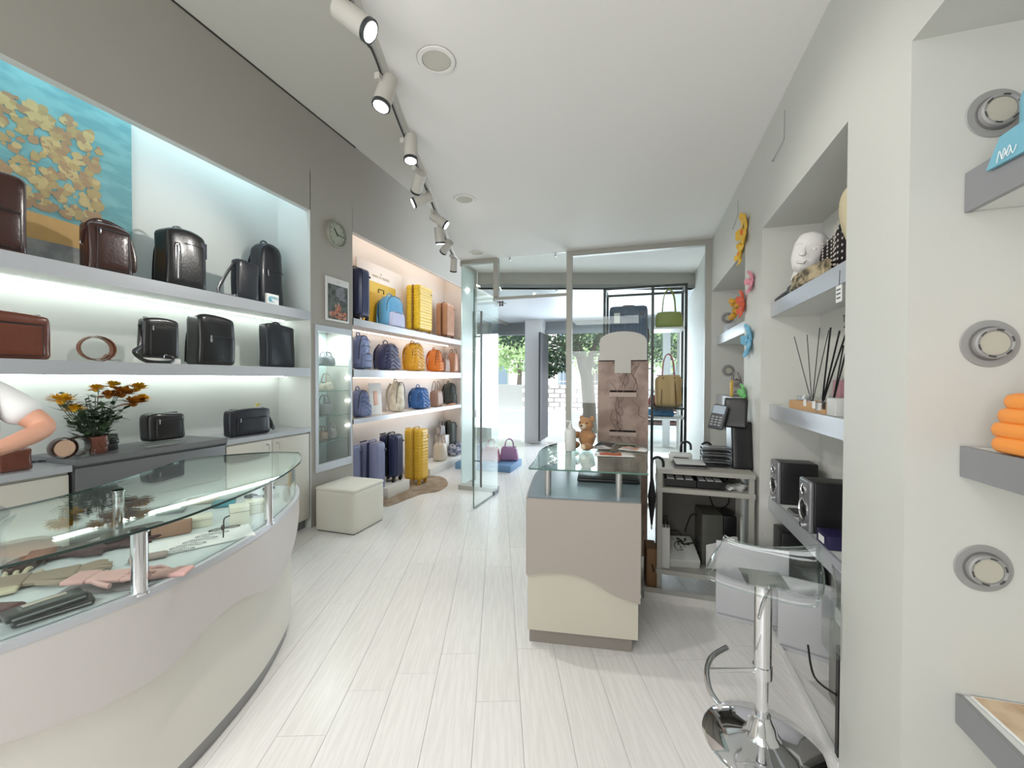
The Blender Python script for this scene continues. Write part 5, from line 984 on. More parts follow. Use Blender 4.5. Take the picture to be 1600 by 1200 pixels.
rshelf(*A2, on(1, 1514, 272, A2[1]).z, .10, 'high shelf in the nearest right recess with light blue bag', s2x); rshelf(*A2, on(1, 1502, 698, A2[1]).z, .078, 'middle shelf in the nearest right recess with orange puffer bag', s2x); rshelf(*A2, on(1, 1490, 1084, A2[1]).z, .075, 'low shelf in the nearest right recess carrying a magazine', s2x)
ZS2 = [on(1, 1514, 272, A2[1]).z, on(1, 1502, 698, A2[1]).z, on(1, 1490, 1084, A2[1]).z]
RGM = mat('ring grey metal', (160, 159, 158), .45, .2); RGD = mat('ring slot', (70, 70, 70), .6)
def ring(lab, px, py, Y, R=.061):
    p = on(1, px, py, Y); t = thing('wall_spot_ring', lab, 'wall light', (p.x, Y, p.z), 0, None, PI/2)
    b = MB(); b.lathe([(R*.55, .001), (R*.57, .004), (R*.98, .003), (R, .0)], seg=40, cap=False); b.build('base_ring', RGM, t)
    b = MB(); b.lathe([(R*.60, .0), (R*.60, .007), (R*.72, .007), (R*.74, .001)], seg=36, cap=False); b.build('middle_ring', mat('ring mid', (112, 110, 110), .5), t)
    b = MB(); b.lathe([(R*.50, .010), (R*.52, .021), (R*.60, .023), (R*.66, .019), (R*.66, .004)], seg=36, cap=False); b.build('front_ring', RGM, t)
    b = MB(); b.cyl((0, 0, .0), (0, 0, .018), R*.505, seg=30); b.build('lens_plate', mat('ring plate', (190, 186, 172), .5), t)
    for k in range(6):
        a = k*PI/3+.3; b = MB(); b.tube([(R*.57*math.cos(a+q), R*.57*math.sin(a+q), .0228) for q in (-.2, 0, .2)], .0022, 5); b.build('slot', RGD, t)
for x, y, lb in ((1556, 177, 'grey spot ring behind the light blue bag, topmost of the nearest recess'), (1546, 537, 'grey spot ring above the middle shelf of the nearest recess'), (1536, 888, 'lowest grey spot ring of the nearest recess')): ring(lb, x, y, R2[1]-.001)
for x, y, lb in ((1137, 497, 'spot ring behind the ochre paper flower, topmost of the farther recess'), (1138, 579, 'middle spot ring of the farther right recess'), (1135, 663, 'lowest spot ring of the farther recess, behind the till')): ring(lb, x, y, R0[1]-.001)
# light blue bag / puffer / magazine in the nearest recess
LB = mat('light blue leather', (118, 178, 198), .5, bump=.1); t = thing('pouch_bag', 'light blue bag with white script hanging over the high shelf front at right edge', 'bag')
q = [on(0, x, y, s2x-.012) for x, y in ((1562, 214), (1640, 160), (1640, 215), (1540, 268))]
b = MB(); vv = [Vector(v) for v in q]; b._new([v for v in vv]+[v+Vector((.008, 0, 0)) for v in vv], [(0, 1, 2, 3), (7, 6, 5, 4), (0, 4, 5, 1), (1, 5, 6, 2), (2, 6, 7, 3), (3, 7, 4, 0)]); b.build('flap', LB, t, smooth=False)
yb_ = vv[0].y; b = MB(); b.rbox((s2x+.90)/2, yb_-.16, ZS2[0]+.06, .12, .26, .118, .03, 6); b.build('body', LB, t)
c0 = (vv[0]+vv[2]*1+vv[3])/3; 
for k in range(3): b = MB(); b.tube([c0+Vector((-.004, .03-.014*k, -.016+.004*k)), c0+Vector((-.004, .022-.014*k, .008)), c0+Vector((-.004, .014-.014*k, -.014)), c0+Vector((-.004, .004-.014*k, .0))], .0009, 5, smooth=5); b.build('script', PAPER, t)
t = thing('puffer_bag', 'orange quilted puffer bag cut by the right edge on the middle shelf', 'bag', (.88, on(1, 1600, 660, .95).y*0+1.02, ZS2[1]+.001), -PI/2); ORQ = mat('orange puffer', (240, 150, 62), .4)
yo = on(0, 1584, 665, .86).y; t.location = (.86, yo-.13, ZS2[1]+.001)
for k in range(4): b = MB(); b.rbox(0, 0, .022+.034*k, .25-.02*abs(k-1), .12-.01*k, .042, .02, 6); b.build('puffer_roll', ORQ, t)
b = MB(); b.tube(arc(.14, .07, .14), .006, 8, smooth=3); b.build('handle', ORQ, t)
p = on(2, 1570, 1125, ZS2[2]+.001); t = thing('magazine', 'magazine with beige and orange cover lying on the low shelf at bottom right', 'magazine', (.905, p.y-.05, ZS2[2]+.001), PI/2+.05); b = MB(); b.rbox(0, 0, .003, .24, .145, .005, .001, 2); b.build('pages', PAPER, t)
b = MB(); b.box(-.115, -.068, .0056, .115, .068, .0064); b.build('cover', mat('magazine cover', (214, 190, 160), .35, col2=(190, 158, 126), nscale=9), t, smooth=False); b = MB(); dots(b, 5, -.08, .08, -.05, .05, 0, .012, .03)
o = b.build('cover_print', mat('cover orange', (206, 108, 60), .4), t, smooth=False); o.rotation_euler = (-PI/2, 0, 0); o.location = (0, 0, .0075)
# mannequin head and scarves
hy = on(0, 1273, 400, .84).y; t = thing('mannequin_head', 'white styrofoam mannequin head tilted on the high shelf', 'mannequin', (.795, hy, 1.965), -.75); t.rotation_euler = (-.1, .25, -.55)
b = MB(); 
def headfn(x, y, z, o):
    X, Y, Z = o; f = max(0, -y); k = 1-.22*max(0, -z)**1.5; X *= k; Y *= (1-.10*max(0, -z))
    Y -= .016*math.exp(-((x/.16)**2+((z+.08)/.20)**2))*f; Y -= .006*math.exp(-((x/.3)**2+((z+.48)/.09)**2))*f; Y += .010*(math.exp(-(((x-.36)/.18)**2+((z-.10)/.13)**2))+math.exp(-(((x+.36)/.18)**2+((z-.10)/.13)**2)))*f; Y -= .006*math.exp(-((x/.25)**2+((z+.8)/.15)**2))*f
    return (X, Y, Z)
b.rbox(0, 0, .08, .15, .19, .22, .074, 22, headfn); b.build('head', mat('styrofoam', (232, 230, 226), .7), t)
b = MB(); b.rbox(0, -.098, .066, .024, .030, .050, .011, 5, lambda x, y, z, o: (o.x*(1-.45*z), o.y+.008*z, o.z)); b.build('nose', mat('styrofoam', (0, 0, 0)), t)
b = MB(); b.rbox(0, -.090, .022, .044, .018, .009, .004, 4); b.rbox(0, -.089, .013, .036, .018, .009, .004, 4); b.build('lips', mat('styrofoam', (0, 0, 0)), t)
for sx in (-1, 1):
    b = MB(); b.ball((sx*.033, -.079, .085), .015, .009, .009, seg=12); b.build('closed_eyelid', mat('styrofoam', (0, 0, 0)), t); b = MB(); b.tube([(sx*.014, -.090, .104), (sx*.033, -.089, .110), (sx*.052, -.076, .104)], .005, 6, smooth=3); b.build('brow', mat('styrofoam', (0, 0, 0)), t)
b = MB(); b.cyl((0, .03, -.055), (0, .02, .02), .055, .05, 20); b.build('neck', mat('styrofoam', (0, 0, 0)), t)
t = thing('patterned_scarf', 'black and white dotted scarf draped behind the mannequin head', 'scarf', (.905, hy-.13, 1.852)); DOT = mat('dotted cloth', (28, 22, 24), .8)
b = MB(); b.rbox(0, -.09, .16, .12, .40, .30, .055, 10, lambda x, y, z, o: (o.x+.01*math.sin(o.y*30), o.y, o.z*(.62-.38*y)+.012*math.sin(o.y*40+o.x*20))); b.build('cloth', DOT, t)
for i in range(13):
    for j in range(8):
        y = -.27+.03*i; z = -.13+.037*j; yn = (y+.09)/.2
        b = MB(); b.ball((-.061+.01*math.sin((y+.09)*30), y, .16+z*(.62-.38*yn)), .0025, .008, .006, seg=6); b.build('dot', mat('cloth dot', (214, 204, 196), .8), t)
t = thing('folded_scarf', 'beige and dark striped scarf wrapped under the mannequin head', 'scarf', (.83, hy-.08, 1.852)); SCF = mat('beige scarf', (190, 174, 142), .8, col2=(92, 84, 70), nscale=22)
for k in range(5): b = MB(); b.tube([(-.07+.01*k, .14-.02*k, .02+.008*k), (-.085, .05, .02+.010*k), (-.07, -.08, .025+.012*k), (-.04, -.22, .03+.012*k)], .015, 8, smooth=5); b.build('fold', SCF, t)
t = thing('leather_glove', 'black glove pair hanging over the front of the high shelf', 'glove', (.765, hy+.16, 1.852), 0)
for k in range(4): b = MB(); b.tube([(-.0+.012*k, -.12+.02*k, .03), (-.01+.01*k, -.02, .022), (-.015+.006*k, .12+.03*k, .012)], .013, 8, smooth=4); b.build('finger', BLACK, t)
b = MB(); b.rbox(.01, -.10, .03, .06, .12, .055, .022, 5); b.build('cuff', BLACK, t)
t = thing('straw_hat', 'pale straw hat brim standing at the pillar end of the high shelf', 'hat', (.80, 1.93, 2.0), 0, None, 0, PI/2-.35); b = MB(); b.lathe([(.15, .0), (.12, .008), (.075, .012), (.07, .07), (.05, .095), (0, .10)], seg=32, cap=False); b.build('hat', mat('straw', (222, 208, 172), .8, bump=.5, bscale=200), t, solid=.003); b = MB(); b.lathe([(.0755, .014), (.0745, .032)], seg=32, cap=False); b.build('band', mat('hat band', (196, 180, 140), .7), t, solid=.003)
def price(lab, px, py, X, w_=.05, h_=.065):
    p = on(0, px, py, X); t = thing('price_tag', lab, 'price tag', tuple(p), -PI/2); b = MB(); b.box(-w_/2, -.001, -h_/2, w_/2, .001, h_/2); b.build('card', PAPER, t, smooth=False)
    for k in range(3): b = MB(); b.box(-w_*.35, -.0018, h_*(.25-.25*k)-.003, w_*.3, -.001, h_*(.25-.25*k)+.003); b.build('printed_line', mat('tag ink', (90, 90, 92), .6), t, smooth=False)
    b = MB(); b.tube([(0, 0, h_*.45), (.004, 0, h_*1.4)], .0012, 5); b.build('string', BLACK, t)
price('white price tag hanging from the high shelf front', 1311, 459, SX-.006)
# diffusers
def on1(x, y, X=.80): return on(0, x, y, X)
zt_ = 1.246; yA, yB = on(0, 1243, 620, .80).y, on(0, 1302, 640, .80).y
t = thing('wooden_tray', 'light wooden tray carrying the reed diffusers', 'tray', (.83, (yA+yB)/2, zt_)); Ls = (yA-yB)
b = MB(); b.box(-.06, -Ls/2, 0, .06, Ls/2, .008); 
for q in ((-.06, -Ls/2, -.052, Ls/2), (.052, -Ls/2, .06, Ls/2), (-.052, -Ls/2, .052, -Ls/2+.008), (-.052, Ls/2-.008, .052, Ls/2)): b.box(q[0], q[1], .008, q[2], q[3], .042)
b.build('tray', mat('pine', (206, 160, 108), .5, var=.1, nscale=8, stretch=(8, 1, 8)), t, smooth=False)
def diffuser(lab, px, X, ps, thick=.0018, lab2=PAPER, R=.026, h=.075, zb=.009):
    y = on(0, px, 620, X).y; t = thing('reed_diffuser', lab, 'reed diffuser', (X, y, zt_+zb))
    b = MB(); b.lathe([(0, 0), (R, 0), (R+.003, .004), (R+.003, h*.7), (R*.5, h*.85), (R*.45, h), (R*.40, h), (0, .01)]); b.build('bottle', ACR, t); b = MB(); b.cyl((0, 0, .004), (0, 0, h*.5), R*.85); b.build('liquid', mat('diffuser oil', (214, 214, 216), .2), t)
    b = MB(); b.box(-R-.006, -.016, .012, -R-.004, .016, .045); b.build('label', lab2, t, smooth=False)
    for (x, yy) in ps:
        q = on(0, x, yy, X-.02+rnd.uniform(-.02, .02)); b = MB(); b.cyl((0, 0, .02), (q.x-X, q.y-y, q.z-zt_-zb), thick, seg=6); b.build('reed', BLACK, t)
diffuser('first reed diffuser at the far end of the wooden tray, thin reeds', 1269, .80, ((1241, 526), (1261, 523), (1281, 512), (1295, 516)))
diffuser('second reed diffuser beside the pillar end, thick black reeds', 1284, .78, ((1298, 512), (1324, 514), (1312, 517)), .0035)
diffuser('third reed diffuser nearest the pillar on the tray', 1300, .80, ((1325, 535), (1318, 540), (1330, 520)), .0028, BLACK)
t = thing('scented_candle', 'pale blue candle in glass at the far corner of the tray', 'candle', (.85, on(0, 1256, 610, .85).y, zt_+.009)); b = MB(); b.lathe([(0, 0), (.034, 0), (.034, .055), (.031, .055), (.031, .01), (0, .01)]); b.build('glass', ACR, t); b = MB(); b.cyl((0, 0, .011), (0, 0, .045), .030); b.build('wax', mat('blue wax', (196, 208, 226), .5), t)
whitebox('white diffuser carton beside the wooden tray', .08, .09, .075, (.80, on(0, 1316, 640, .80).y, zt_), 0, mat('carton', (208, 208, 204), .5), 'carton', 'box')
whitebox('pink diffuser carton standing at the back of the middle shelf', .06, .08, .15, (.94, on(0, 1318, 600, .94).y, zt_), 0, mat('pink carton', (190, 140, 150), .5), 'carton', 'box')
whitebox('white diffuser carton standing behind the reeds', .06, .08, .17, (.94, on(0, 1300, 600, .94).y, zt_), 0, mat('carton', (208, 208, 204), .5), 'carton', 'box')
p = on(0, 1322, 500, .95); t = thing('notice_card', 'white notice card reading TRÉ on the back of the recess', 'sign', (.975, p.y, p.z), -PI/2); b = MB(); b.box(-.09, -.002, -.09, .09, .002, .05); b.build('card', mat('notice card', (206, 206, 200), .6), t, smooth=False); text('TRÉ', .05, BLACK, t, (-.05, -.0035, .015)); b = MB(); b.box(-.08, -.004, -.03, .07, -.002, -.022); b.build('rule', BLACK, t, smooth=False)
# speakers
def speaker(lab, px, py, w=.13, h=.235, d=.20, X=.735):
    p = on(0, px, py, X); t = thing('loudspeaker', lab, 'speaker', (X+d/2, p.y, .691), -PI/2+.0)
    b = MB(); b.rbox(0, 0.01, h/2, w, d-.02, h, .006, 3); b.build('cabinet', mat('speaker black', (24, 23, 26), .4), t); b = MB(); b.rbox(0, -d/2+.01, h/2, w+.004, .022, h+.004, .010, 4); b.build('front_baffle', mat('silver baffle', (136, 136, 140), .35, .4), t)
    for z, r_ in ((h*.40, w*.40), (h*.80, w*.2)):
        Mr = Matrix.Translation((0, -d/2, z)) @ Matrix.Rotation(PI/2, 4, 'X'); b = MB(); b.lathe([(r_, 0), (r_*1.02, .006), (r_*.9, .008), (r_*.84, .002)], seg=28, M=Mr, cap=False); b.build('driver_ring', CHROME, t); b = MB(); b.lathe([(r_*.86, .003), (r_*.5, -.004+.006), (r_*.3, .008), (0, .011)], seg=28, M=Mr, cap=False); b.build('cone', BLACK, t)
    b = MB(); b.cyl((0, -d/2, h*.08), (0, -d/2-.014, h*.08), .011); b.build('volume_knob', CHROME, t)
speaker('black loudspeaker with silver front, the farther one on the low shelf', 1209, 745); speaker('black loudspeaker with silver front, the nearer one by the pillar', 1256, 780)
pmid = (on(0, 1209, 745, .735).y+on(0, 1256, 780, .735).y)/2
t = thing('desk_keyboard', 'grey keyboard lying on the low shelf front between the loudspeakers', 'keyboard', (.83, pmid, .691), -PI/2); b = MB(); b.rbox(0, -.05, .008, .11, .06, .014, .004, 3); b.build('case', mat('keyboard grey', (120, 122, 122), .5), t)
for i in range(8):
    for j in range(3): b = MB(); b.rbox(-.045+.013*i, -.068+.016*j, .017, .010, .012, .004, .001, 1); b.build('key', mat('key dark', (70, 72, 74), .5), t)
pp_ = on(0, 1293, 852, .76); t = thing('purple_box', 'dark purple carton with white label on the low shelf near the pillar', 'box', (.80, pp_.y, .691)); b = MB(); b.rbox(0, 0, .028, .12, .12, .055, .002, 2); b.build('carton', mat('purple carton', (40, 34, 74), .35), t); b = MB(); b.box(-.0615, -.02, .012, -.060, .035, .040); b.build('label', PAPER, t, smooth=False)
# boards and box in the recess foot
t = thing('white_board', 'larger white board leaning upright in the recess behind the bar stool', 'board', (.60, 2.66, 0), -.18); b = MB(); b.rbox(0, 0, .225, .36, .02, .45, .003, 2); b.build('panel', mat('white board', (208, 208, 212), .5), t); b = MB(); b.box(-.17, -.0115, .02, .17, -.0105, .03); b.build('edge_strip', mat('board strip', (170, 170, 176), .5), t, smooth=False)
t = thing('white_board', 'white board standing in front of the first one, towards the pillar', 'board', (.80, 2.44, 0), -.30); b = MB(); b.rbox(0, 0, .19, .24, .02, .38, .003, 2); b.build('panel', mat('white board', (0, 0, 0)), t); b = MB(); b.box(-.11, -.0115, .02, .11, -.0105, .03); b.build('edge_strip', mat('board strip', (0, 0, 0)), t, smooth=False)
t = thing('black_box', 'black box behind the leaning white boards under the speaker shelf', 'box', (.86, 2.74, 0)); b = MB(); b.rbox(0, 0, .27, .22, .16, .54, .006, 3); b.build('case', BLACK, t)
t = thing('magazine_file', 'grey file with white leaflets on the floor of the recess near the pillar', 'file', (.85, 2.08, 0)); b = MB(); b.rbox(0, 0, .17, .10, .18, .34, .003, 2); b.build('file', mat('grey file', (150, 148, 144), .5), t)
for k in range(3): b = MB(); b.rbox(-.03+.02*k, 0, .22, .008, .16, .36, .002, 2); b.build('leaflet', PAPER, t)
t = thing('leaflet_holder', 'clear acrylic leaflet holder fixed at the pillar edge', 'leaflet holder', (.690, 1.80, .40)); b = MB(); b.box(-.004, -.05, 0, -.001, .05, .30); b.box(-.035, -.05, 0, -.032, .05, .20); b.box(-.032, -.05, 0, -.004, -.047, .20); b.box(-.032, .047, 0, -.004, .05, .20); b.box(-.032, -.047, 0, -.004, .047, .003); b.build('holder', ACR, t, smooth=False)
b = MB(); b.tube([(.015, .05, .20), (.0, .055, .30)], .004, 6); b.build('clip', SATIN, t)
t = thing('black_bar', 'upright black bar standing on the floor at the pillar edge', 'bar', (.70, 1.80, 0)); b = MB(); b.box(-.010, -.012, 0.02, .010, .012, .42); b.build('bar', BLACK, t, smooth=False); b = MB(); b.rbox(0, 0, .01, .03, .035, .02, .004, 2); b.build('foot', BLACK, t); b = MB(); b.tube([(-.01, 0, .24), (-.04, .12, .22), (-.02, .25, .27)], .004, 6, smooth=5); b.build('cord', BLACK, t)
# purses in the farther recess
for lab, px, py, z, m_, sz in (('dark striped purse on the middle shelf of the farther recess', 1130, 605, 1.241, mat('dark plum', (48, 40, 56), .5), (.26, .1, .17)), ('grey purse behind the dark one in the farther recess', 1148, 603, 1.241, mat('grey stripe', (0, 0, 0)), (.18, .09, .16))):
    q = on(0, px, py, .83); t = handbag(lab, sz[0], sz[1], sz[2], m_, hh=.06, taper=.4, seed=60); place(t, (.84, q.y, z), -PI/2)
q = on(0, 1140, 605, .75); t = thing('yellow_pouch', 'narrow yellow pouch leaning on the dark purse in the farther recess', 'pouch', (.765, q.y, 1.241), -PI/2); b = MB(); b.rbox(0, 0, .075, .06, .02, .15, .009, 5); b.build('body', YLW, t); b = MB(); b.tube([(-.02, -.012, .135), (.02, -.012, .135)], .003, 6); b.build('zip', STITCH, t)
q = on(0, 1140, 525, .80); whitebox('pale translucent box on the high shelf of the farther recess', .20, .12, .08, (.82, q.y, 1.841), PI/2, mat('pale box', (190, 196, 204), .4), 'gift_box', 'box')
# paper flowers on the wall strip and hooks
def wflower(lab, px, py, R, m_, n=5, rot=.3, X=XR, c2=None):
    p = on(0, px, py, X); t = thing('paper_flower', lab, 'paper flower', (X-.004, p.y, p.z), 0, 'paper flowers on the right wall')
    for k in range(n):
        a = rot+2*PI*k/n; b = MB(); b.rbox(0, 0, 0, .012, R*.62, R*.95, .0055, 6, lambda x, y, z, o: (o.x-.02*z*z*(1 if z > 0 else 0), o.y*(1-.35*abs(z)**3)*(1-.2*z*0), o.z))
        o = b.build('petal', m_, t); o.location = (-.008-.004*(k % 2), R*.5*math.sin(a), R*.5*math.cos(a)); o.rotation_euler = (-a, 0, 0)
    b = MB(); b.ball((-.02, 0, 0), .012, R*.16, R*.16, seg=10); b.build('centre', c2 or m_, t)
PO = mat('orange paper', (226, 120, 50), .6)
wflower('large yellow paper flower high on the wall strip', 1165, 362, .14, mat('yellow paper', (234, 190, 70), .6, var=.1), 5, .2, c2=PO); wflower('yellow paper flower below the large one on the wall strip', 1160, 396, .085, mat('yellow paper', (0, 0, 0)), 5, .5, c2=PO)
wflower('small pink paper flower on the wall strip', 1177, 440, .075, mat('pink paper', (226, 150, 164), .6), 5, .1); wflower('red orange paper flower at the edge of the farther recess', 1163, 475, .10, mat('red paper', (214, 96, 66), .6), 6, 0)
wflower('light blue paper flower on the wall strip', 1173, 532, .115, mat('blue paper', (112, 176, 206), .6), 5, .2); wflower('green paper flower lowest on the wall strip', 1165, 618, .085, mat('green paper', (120, 196, 120), .6), 6, .2)
q = on(0, 1147, 483, .78); t = thing('paper_flower', 'ochre paper flower hanging inside the farther recess', 'paper flower', (.78, q.y, q.z)); 
for k in range(9): a = k*.7; b = MB(); b.rbox(0, 0, 0, .05, .055, .045, .02, 4); o = b.build('petal', mat('ochre paper', (214, 158, 50), .6, var=.12), t); o.location = (.02*math.cos(a*2), .065*math.cos(a), .075*math.sin(a))
for k, (P, lb) in enumerate((([(1226, 172), (1225, 218), (1207, 251)], 'bent wire hook line high on the right wall near the niche'), ([(1153, 312), (1153, 334), (1145, 357)], 'bent wire hook line above the yellow flowers'))):
    b = MB(); b.tube([on(0, x, y, XR-.006) for x, y in P], .0022, 6); b.ball(tuple(on(0, *P[-1], XR-.004)), .006, seg=8); o = b.build('wall_wire', SATIN, None); tag(o, lb, 'wire hook')
# ================================================================== BAR STOOL
bx = on(2, 1190, 1163, 0); t = thing('bar_stool', 'chrome bar stool with clear acrylic seat in front of the right pillar', 'bar stool', (bx.x, bx.y, 0))
b = MB(); b.lathe([(0, .0), (.205, .0), (.208, .006), (.200, .014), (.12, .026), (.065, .040), (.052, .060), (.046, .085), (.034, .105), (.030, .12), (0, .12)], seg=56); b.build('base', CHROME, t)
b = MB(); b.cyl((0, 0, .11), (0, 0, .30), .0215, seg=28); b.build('lower_column', CHROME, t)
b = MB(); b.cyl((0, 0, .268), (0, 0, .64), .030, seg=32); b.lathe([(.030, .262), (.0335, .264), (.0335, .307), (.030, .309)], seg=32, cap=False); b.build('upper_column', CHROME, t)
FZ = .288; hp = [on(2, x, y, FZ)-Vector((bx.x, bx.y, 0)) for x, y in ((1135, 1012), (1113, 1026), (1105, 1047), (1109, 1078), (1125, 1104))]
b = MB(); b.tube([(0, 0, FZ), hp[2]], .008, 10); b.build('footrest_arm', CHROME, t)
b = MB(); b.tube(hp, .011, 12, smooth=6); b.build('footrest_bar', CHROME, t)
b = MB(); b.box(-.07, -.07, .636, .07, .07, .642); b.build('seat_plate', SATIN, t, smooth=False)
b = MB(); b.tube([(.02, -.02, .61), (-.02, -.09, .60), (-.05, -.15, .56)], .006, 8, smooth=3); b.build('lift_lever', CHROME, t)
def seatfn(u, v):
    s = v; w_ = .37*(1-.10*abs(2*v-1)**2)
    if s < .12: y, z = -.160+.02*(s/.12), .660-.020*(1-math.sin(s/.12*PI/2))
    elif s < .75: y, z = -.14+.26*(s-.12)/.63, .660-.010*math.sin((s-.12)/.63*PI)
    else: q_ = (s-.75)/.25; y, z = .12+.045*math.sin(q_*PI/2), .660+(.03+.06*max(0, u-.4))*(1-math.cos(q_*PI/2))*1.3
    return ((u-.5)*w_, y, z+.018*(abs(2*u-1)**4))
b = MB(); b.sheet(seatfn, 18, 26); o = b.build('seat', glass('acrylic seat', (.95, .96, .96), 1.3), t, solid=.008); o.rotation_euler = (0, 0, -.35)
b = MB(); 
P = [seatfn(0, v/26) for v in range(27)]+[seatfn(u/18, 1) for u in range(1, 19)]+[seatfn(1, 1-v/26) for v in range(1, 27)]+[seatfn(1-u/18, 0) for u in range(1, 18)]; b.tube(P, .003, 6, closed=True); o = b.build('seat_rim', glass('acrylic rim', (.86, .90, .90), 2.5), t); o.rotation_euler = (0, 0, -.35)
# ================================================================== WINDOW DISPLAY AND STREET
ry = 5.15; xa, xb, xm = on(1, 944, 600, ry).x, on(1, 1071, 600, ry).x, on(1, 1019, 600, ry).x; rz_ = on(1, 1000, 449, ry).z; rb = ry+.45
t = thing('metal_rack', 'tall black metal display rack behind the glass partition', 'rack')
def br(nm, p, q, r_=.015): b = MB(); b.box(min(p[0], q[0])-r_, min(p[1], q[1])-r_, min(p[2], q[2])-r_, max(p[0], q[0])+r_, max(p[1], q[1])+r_, max(p[2], q[2])+r_); b.build(nm, BLACK, t, smooth=False)
for x in (xa, xm, xb): br('upright', (x, ry, .012), (x, ry, rz_))
for x in (xa, xb): br('upright', (x, rb, .012), (x, rb, rz_))
for y in (ry, rb): br('top_bar', (xa, y, rz_), (xb, y, rz_))
for x in (xa, xb): br('side_bar', (x, ry, rz_), (x, rb, rz_))
zg = on(1, 1045, 511, ry).z; zq = on(1, 1040, 637, ry).z; zsu = on(1, 980, 575, ry).z; zlow = on(1, 1045, 652, ry).z
for z, x0_, x1_, m_ in ((zg, xm, xb, FW), (zsu, xa, xm, FW), (zq, xm, xb, BLACK), (zlow, xm, xb, FW)): b = MB(); b.box(x0_+.012, ry, z-.02, x1_-.012, rb, z); b.build('rack_shelf', m_, t, smooth=False)
def fitR(fn, x0, x1, yt, zb, Yf, d, rz=0):
    X0, X1 = on(1, x0, 590, Yf).x, on(1, x1, 590, Yf).x; h = on(1, (x0+x1)/2, yt, Yf+d/2).z-zb; o = fn(X1-X0, d, h); place(o, ((X0+X1)/2, Yf+d/2, zb), rz); return o
o = fitR(lambda w, d, h: suitcase('deep blue suitcase with red handle on the black rack', w, d, h, mat('petrol blue shell', (40, 72, 110), .35), 'col', pull=mat('wine handle', (110, 40, 44), .4), amp=.004), 951, 1011, 480, zsu+.001, ry+.06, .26)
q = on(1, 964, 497, ry+.04); t = thing('luggage_tag', 'white tag hanging on the deep blue suitcase', 'tag', tuple(q)); b = MB(); b.box(-.035, -.002, -.06, .035, .0, .06); b.build('card', PAPER, t, smooth=False); b = MB(); b.tube([(0, 0, .058), (.03, 0, .13)], .002, 5); b.build('string', BLACK, t)
fitR(lambda w, d, h: handbag('olive green leather shoulder bag on the top rack shelf', w, d, h, GRN, hh=.27, taper=.12, seed=71), 1022, 1068, 488, zg+.001, ry+.06, .16)
STW = mat('straw weave', (222, 180, 124), .8, bump=.6, bscale=150)
fitR(lambda w, d, h: handbag('straw tote with brown bands and pink handle on the rack', w, d, h, STW, mat('rose handle', (186, 90, 96), .5), hh=.25, taper=.0, seam=mat('brown band', (136, 98, 60), .5), seed=72), 1024, 1066, 586, zq+.001, ry+.04, .2)
fitR(lambda w, d, h: handbag('dark red leather bag partly behind the straw tote', w, d, h, mat('dark red leather', (140, 24, 34), .4), hh=.05, seed=73), 1012, 1036, 618, zq+.001, ry+.26, .14)
q = on(1, 1032, 642, ry+.2); t = thing('folded_blanket', 'bright blue folded cloth on the lower rack shelf', 'cloth', (q.x, ry+.2, zlow+.001)); b = MB(); b.rbox(0, 0, .03, .30, .22, .055, .02, 4); b.build('cloth', mat('bright blue cloth', (70, 140, 196), .8), t); b = MB(); b.rbox(0, -.005, .066, .28, .2, .02, .009, 3); b.build('top_fold', mat('bright blue cloth', (0, 0, 0)), t)
# left window display
q = on(1, 775, 712, 6.0)
t = whitebox('low blue display plinth in the left shop window', .9, .6, .10, (-2.3, 6.15, 0), 0, mat('blue plinth', (110, 150, 190), .5), 'plinth_block', 'plinth')
for k, (x, y, m_, lb) in enumerate(((-2.25, 6.1, mat('rose bag', (206, 140, 156), .5), 'rose handbag on the blue window plinth'), (-2.0, 6.25, mat('mauve bag', (170, 130, 170), .5), 'mauve handbag at the right end of the blue plinth'), (-2.55, 6.2, PER, 'periwinkle handbag at the left end of the blue plinth'))): o = handbag(lb, .3, .14, .22, m_, hh=.12, seed=80+k); place(o, (x, y, .101), .2*k)
# street
b = MB(); b.box(-12, YF, -.06, 10, YF+3.2, -.01); struct('sidewalk', b, mat('pale paving', (196, 196, 194), .8, var=.08, nscale=5))
b = MB(); b.box(-14, YF+3.2, -.14, 12, YF+9, -.11); struct('road', b, mat('asphalt', (168, 168, 170), .9, var=.05, nscale=8))
b = MB(); b.box(-14, YF+3.05, -.14, 12, YF+3.2, .0); struct('kerb', b, mat('kerb stone', (180, 180, 178), .8))
t = thing('stone_wall', 'low rough stone wall across the street', 'wall', (-1.0, 18.9, -.11)); ST = [mat('stone %d' % i, c, .9, var=.1, nscale=8) for i, c in enumerate(((206, 196, 192), (188, 180, 176), (214, 206, 204)))]
b = MB(); b.box(-9, .05, 0, 9, .35, 1.2); b.build('core', mat('mortar', (170, 166, 160), .9), t, smooth=False)
sm = []
for i in range(3): b = MB(); b.rbox(0, 0, 0, .50, .12, .20, .03, 1); o = b.build('stone', ST[i], t); sm.append(o.data); bpy.data.objects.remove(o)
for j in range(6):
    for i in range(17):
        o = bpy.data.objects.new('stone', rnd.choice(sm)); COL.objects.link(o); o.parent = t; o.location = (-4.2+.53*i+.26*(j % 2), .03+rnd.uniform(-.02, .02), .10+.205*j); o.scale = (rnd.uniform(.85, 1.03), 1, rnd.uniform(.85, 1))
t = thing('street_fence', 'thin metal railing on top of the stone wall', 'fence', (-1.0, 19.05, 1.09)); 
for z in (.15, 1.1): b = MB(); b.box(-4.4, -.02, z, 4.4, .02, z+.04); b.build('rail', SATIN, t, smooth=False)
for i in range(56): b = MB(); b.box(-4.4+.16*i-.011, -.011, 0, -4.4+.16*i+.011, .011, 1.15); b.build('picket', SATIN, t, smooth=False)
